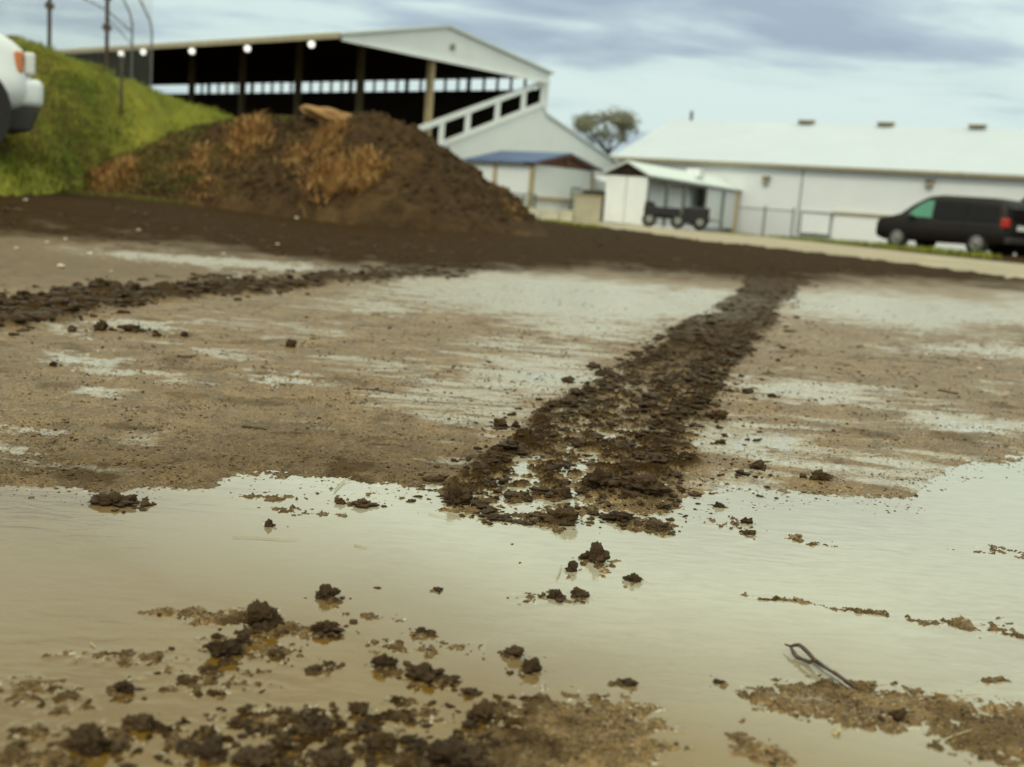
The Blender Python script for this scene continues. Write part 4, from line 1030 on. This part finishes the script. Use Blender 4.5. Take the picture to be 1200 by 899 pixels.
def loose():
    # clods heaped along the tyre track
    def dt(h, dk, wt, u, v, dv, X, Y):
        uL = np.interp(v, TRK[:, 0], TRK[:, 1]); uR = np.interp(v, TRK[:, 0], TRK[:, 2]); s = (u-uL)/(uR-uL)
        r = (.75*np.exp(-((s-.06)/.10)**2)+.45*np.exp(-((s-.83)/.2)**2)+.42*((s > .0) & (s < 1.0))+.10*((s > -.25) & (s < 1.35)))*np.clip(.75+1.6*fbm(X, Y, .07, 3, 140), .05, 1.4); return np.clip(r, 0, 1)*(1-.5*sst(430, 560, v))*(1-.95*sst(575, 636, v))*(h > -.006)
    P = sample(3300, 440, 990, 308, 660, dt); S = rng.lognormal(-5.35, .65, len(P)); S = np.clip(S, .002, .024)*np.clip(P[:, 1]/2.6, .8, 1.6); P[:, 2] = np.maximum(P[:, 2], -.001)+S*.15
    scatter('track_clods', P, S, VAR3, 'wet_soil')
    # clods of the older track at the left
    def dl(h, dk, wt, u, v, dv, X, Y):
        lc = np.interp(u, LTR[:, 0], LTR[:, 1]); lw = np.interp(u, LTR[:, 0], LTR[:, 2]); return np.exp(-((v-lc)/lw)**2*1.2)*np.clip(dk+.2, 0, 1)
    P = sample(700, -60, 560, 305, 400, dl); S = np.clip(rng.lognormal(-4.0, .45, len(P)), .008, .045); P[:, 2] += S*.1
    scatter('old_track_clods', P, S, VAR2, 'wet_soil', .6)
    # crumbs over the sand
    def dc(h, dk, wt, u, v, dv, X, Y):
        c = fbm(X, Y, .12, 3, 120)+.35*fbm(X, Y, .5, 2, 121)
        return (dv > -2)*np.clip(.30+.9*c, .04, 1)*np.clip((v-300)/150, .12, 1)
    P = sample(19000, -150, 1350, 335, 610, dc); S = np.clip(rng.lognormal(-6.15, .45, len(P)), .0011, .009)*np.clip(P[:, 1]/3, .8, 1.7); P[:, 2] = np.maximum(P[:, 2], -.0008)+S*.1
    scatter('mud_crumbs', P[:9000], S, VAR1, 'wet_soil', .8); scatter('sand_crumbs', P[9000:], S[9000:], VAR1, 'sand_grit', .8)
    # crumbs and small lumps of the foreground islands
    def di(h, dk, wt, u, v, dv, X, Y): return (dv < 0)*(h > -.0006)*np.clip(.35+1.2*fbm(X, Y, .05, 2, 130), .05, 1)
    P = sample(5200, -100, 1300, 600, 940, di); S = np.clip(rng.lognormal(-6.65, .5, len(P)), .0008, .006); P[:, 2] = np.maximum(P[:, 2], -.0005)+S*.1
    scatter('shore_crumbs', P[:3800], S, VAR1, 'sand_grit', .8); scatter('dark_shore_crumbs', P[3800:], S[3800:], VAR1, 'wet_soil', .8)
    def db(h, dk, wt, u, v, dv, X, Y):
        a = np.exp(-(((u-400)/150)**2+((v-868)/40)**2))+.5*np.exp(-(((u-230)/70)**2+((v-870)/30)**2))+.25*np.exp(-(((u-300)/110)**2+((v-740)/18)**2)); return a*(h > -.003)*np.clip(.2+1.5*fbm(X, Y, .04, 2, 131), 0, 1)
    P = sample(800, 60, 620, 700, 930, db); S = np.clip(rng.lognormal(-6.0, .5, len(P)), .0015, .010); P[:, 2] = np.maximum(P[:, 2], -.001)+S*.12
    scatter('rough_mud_lumps', P, S, VAR3, 'wet_soil', .75)
    # lumps in the dark mud band
    def dd(h, dk, wt, u, v, dv, X, Y): return (dk > .7)*(v < 330)*.8
    P = sample(900, -100, 1300, 262, 332, dd); S = np.clip(rng.lognormal(-3.7, .4, len(P)), .01, .07); P[:, 2] += 0
    scatter('mud_lumps', P, S, VAR2, 'wet_soil', .5)
loose()
def fragments():
    P = []; S = []
    for (u, v, w_, h_, lab) in CL:
        p = gpt(u, v-h_*.22); sc_ = p[1]/FPX
        for k in range(int(3+w_*.35)):
            a = rng.uniform(0, 6.28); r = w_*sc_*(.42+abs(rng.normal(0, .38)))
            x, y = p[0]+math.cos(a)*r*1.2, p[1]+math.sin(a)*r; z = max(Hs(x, y), -.0008); q = min(max(float(rng.lognormal(-.2, .55))*.085*w_*sc_, .0012), .2*w_*sc_)
            P.append((x, y, z+q*.15)); S.append(q)
    scatter('clod_fragments', np.array(P), np.array(S), VAR2, 'wet_soil', .8)
fragments()
def stones():
    L_ = [(19, 258, 7, 'bright pale pebble in the dark mud at the far left edge'), (30, 236, 6, 'pale pebble at the lower edge of the grass at the left'), (77, 252, 6, 'dull pale pebble in the dark mud below the grass'),
          (163, 259, 6, 'pale pebble in the dark mud below the orange weeds'), (106, 264, 9, 'orange pebble in the dark mud below the weeds'), (72, 314, 11, 'flat white stone lying on the brown sand at the left'),
          (325, 287, 6, 'small pale pebble in the dark mud below the mound'), (262, 295, 6, 'pale pebble low in the dark mud, left of centre'), (130, 319, 5, 'tiny pale pebble on the brown sand beside the white stone'),
          (56, 281, 6, 'orange pebble at the border of sand and dark mud'), (348, 256, 6, 'pale pebble near the foot of the mound'), (1147, 434, 8, 'small white stone on the brown sand at the right')]
    for i, (u, v, s_, lab) in enumerate(L_):
        p = gpt(u, v); z = Hs(p[0], p[1]); q = gpt(u, v, z); z = Hs(q[0], q[1]); s = q[1]/FPX*s_*.5
        V, T = clod_mesh(200+i, 2, .25); o = link('pebble', nmesh('pebble', V*np.array([s, s*.8, s*.6]), T), 'pale_stone' if 'orange' not in lab else 'lamp_amber' if False else 'pale_stone', None, (q[0], q[1], z+s*.35)); tag(o, lab, 'stone', 'pale pebbles in the mud')
stones()
def stick(name, pts, r, mat, label, cat, group, lift=.002):
    P = []
    for (u, v) in pts:
        g = gpt(u, v); z = max(Hs(g[0], g[1]), 0)+lift; P.append((g[0], g[1], z))
    c = P[0]; o = MB().tube([tuple(np.subtract(p, c)) for p in P], [r]*(len(P)-1)+[r*.5], 6).build(name, mat, None, c); tag(o, label, cat, group); return o
stick('twig', [(284, 504), (298, 506), (312, 507)], .0035, 'twig', 'short dark twig on the wet sand left of the shoreline', 'twig', 'twigs on the sand')
stick('twig', [(1100, 459), (1112, 462), (1123, 464)], .005, 'twig', 'thick dark twig on the brown sand at the far right', 'twig', 'twigs on the sand')
stick('twig', [(414, 458), (440, 459), (462, 463)], .003, 'twig', 'long thin twig on the sand between the tracks', 'twig', 'twigs on the sand')
stick('twig', [(208, 420), (218, 421), (230, 419)], .004, 'twig', 'small twig beside the bright slivers of water at the left', 'twig', 'twigs on the sand')
stick('twig', [(136, 291.6), (148, 293), (158, 294)], .006, 'twig', 'twig lying where the sand meets the dark mud', 'twig', 'twigs on the sand')
stick('twig', [(182, 325), (190, 326), (200, 327)], .005, 'twig', 'twig just above the old track at the left', 'twig', 'twigs on the sand')
stick('straw_stalk', [(392, 576), (402, 566), (412, 562)], .0012, 'straw', 'curved pale straw stalk on the middle sand spit', 'straw', 'straw stalks in the puddle', .004)
stick('straw_stalk', [(272, 630), (300, 631), (330, 633), (352, 633)], .0004, 'straw', 'long straight straw floating in the upper left water', 'straw', 'straw stalks in the puddle')
stick('straw_stalk', [(415, 639), (430, 643)], .0008, 'straw', 'short pale straw floating left of the two low clods', 'straw', 'straw stalks in the puddle')
stick('straw_stalk', [(502, 603), (524, 608)], .0006, 'straw', 'straw floating beside the lower left tip of the track', 'straw', 'straw stalks in the puddle')
stick('straw_stalk', [(106, 755), (112, 760)], .0008, 'straw', 'tiny straw in the brown water at the left', 'straw', 'straw stalks in the puddle')
stick('straw_stalk', [(1108, 868), (1124, 864), (1138, 862)], .0012, 'straw', 'bent straw on the mudflat in the bottom right corner', 'straw', 'straw stalks in the puddle')
stick('straw_stalk', [(652, 680), (656, 672), (658, 664)], .0008, 'straw', 'thin straw leaning beside the small round clod', 'straw', 'straw stalks in the puddle', .003)
stick('straw_stalk', [(1090, 818), (1120, 820), (1150, 818)], .0009, 'straw', 'long thin straw on the mudflat right of the wire pin', 'straw', 'straw stalks in the puddle', .005)
def crumb_white():
    p = gpt(980, 860); V, T = clod_mesh(301, 3, .6)
    o = link('leaf_scrap', nmesh('leaf_scrap', V*np.array([.006, .004, .005]), T), 'straw', None, (p[0], p[1], .002)); tag(o, 'pale curled scrap in the water between the bottom right mudflats', 'leaf')
crumb_white()
def pin():
    a = gpt(1003, 806); c = (a[0], a[1], .004)
    def q(u, v, z): g = gpt(u, v, z); return tuple(np.subtract(g, c))
    t = thing('wire_pin', 'bent dark metal pin with an open loop at one end, lying in the pale water', 'metal pin', c)
    MB().tube([q(920, 755, .007), q(926, 757.5, .009), q(932, 756, .012), q(937, 756, .014), q(942, 760, .0145), q(948, 766, .014), q(954, 773, .012), q(957, 775, .011)], [.0011, .0018, .0023, .0026, .0028, .0028, .0027, .0026], 10).build('loop', 'rust_metal', t, smooth=True)
    MB().tube([q(927, 759, .009), q(930, 765, .006), q(934, 770, .004), q(941, 773, .003), q(948, 776, .004), q(953, 775, .007), q(956, 772, .010)], [.0018, .0028, .0029, .0022, .0028, .0026, .002], 10).build('loop', 'rust_metal', t, smooth=True)
    MB().tube([q(956, 774.5, .011), q(970, 783, .0095), q(985, 793.5, .007), q(996, 801, .005), q(1005, 807.5, .003)], [.0026, .0027, .0024, .0017, .0008], 10).build('prong', 'rust_metal', t, smooth=True)
    MB().tube([q(953, 777.5, .007), q(968, 787.5, .006), q(983, 797.5, .005), q(992, 804, .0042), q(998, 807, .003)], [.0022, .0023, .0020, .0016, .0008], 10).build('prong', 'steel_worn', t, smooth=True)
    MB().tube([q(956, 773, .012), q(972, 783, .011), q(984, 791, .008)], [.0016, .0018, .001], 8).build('wire', 'steel_worn', t, smooth=True)
pin()
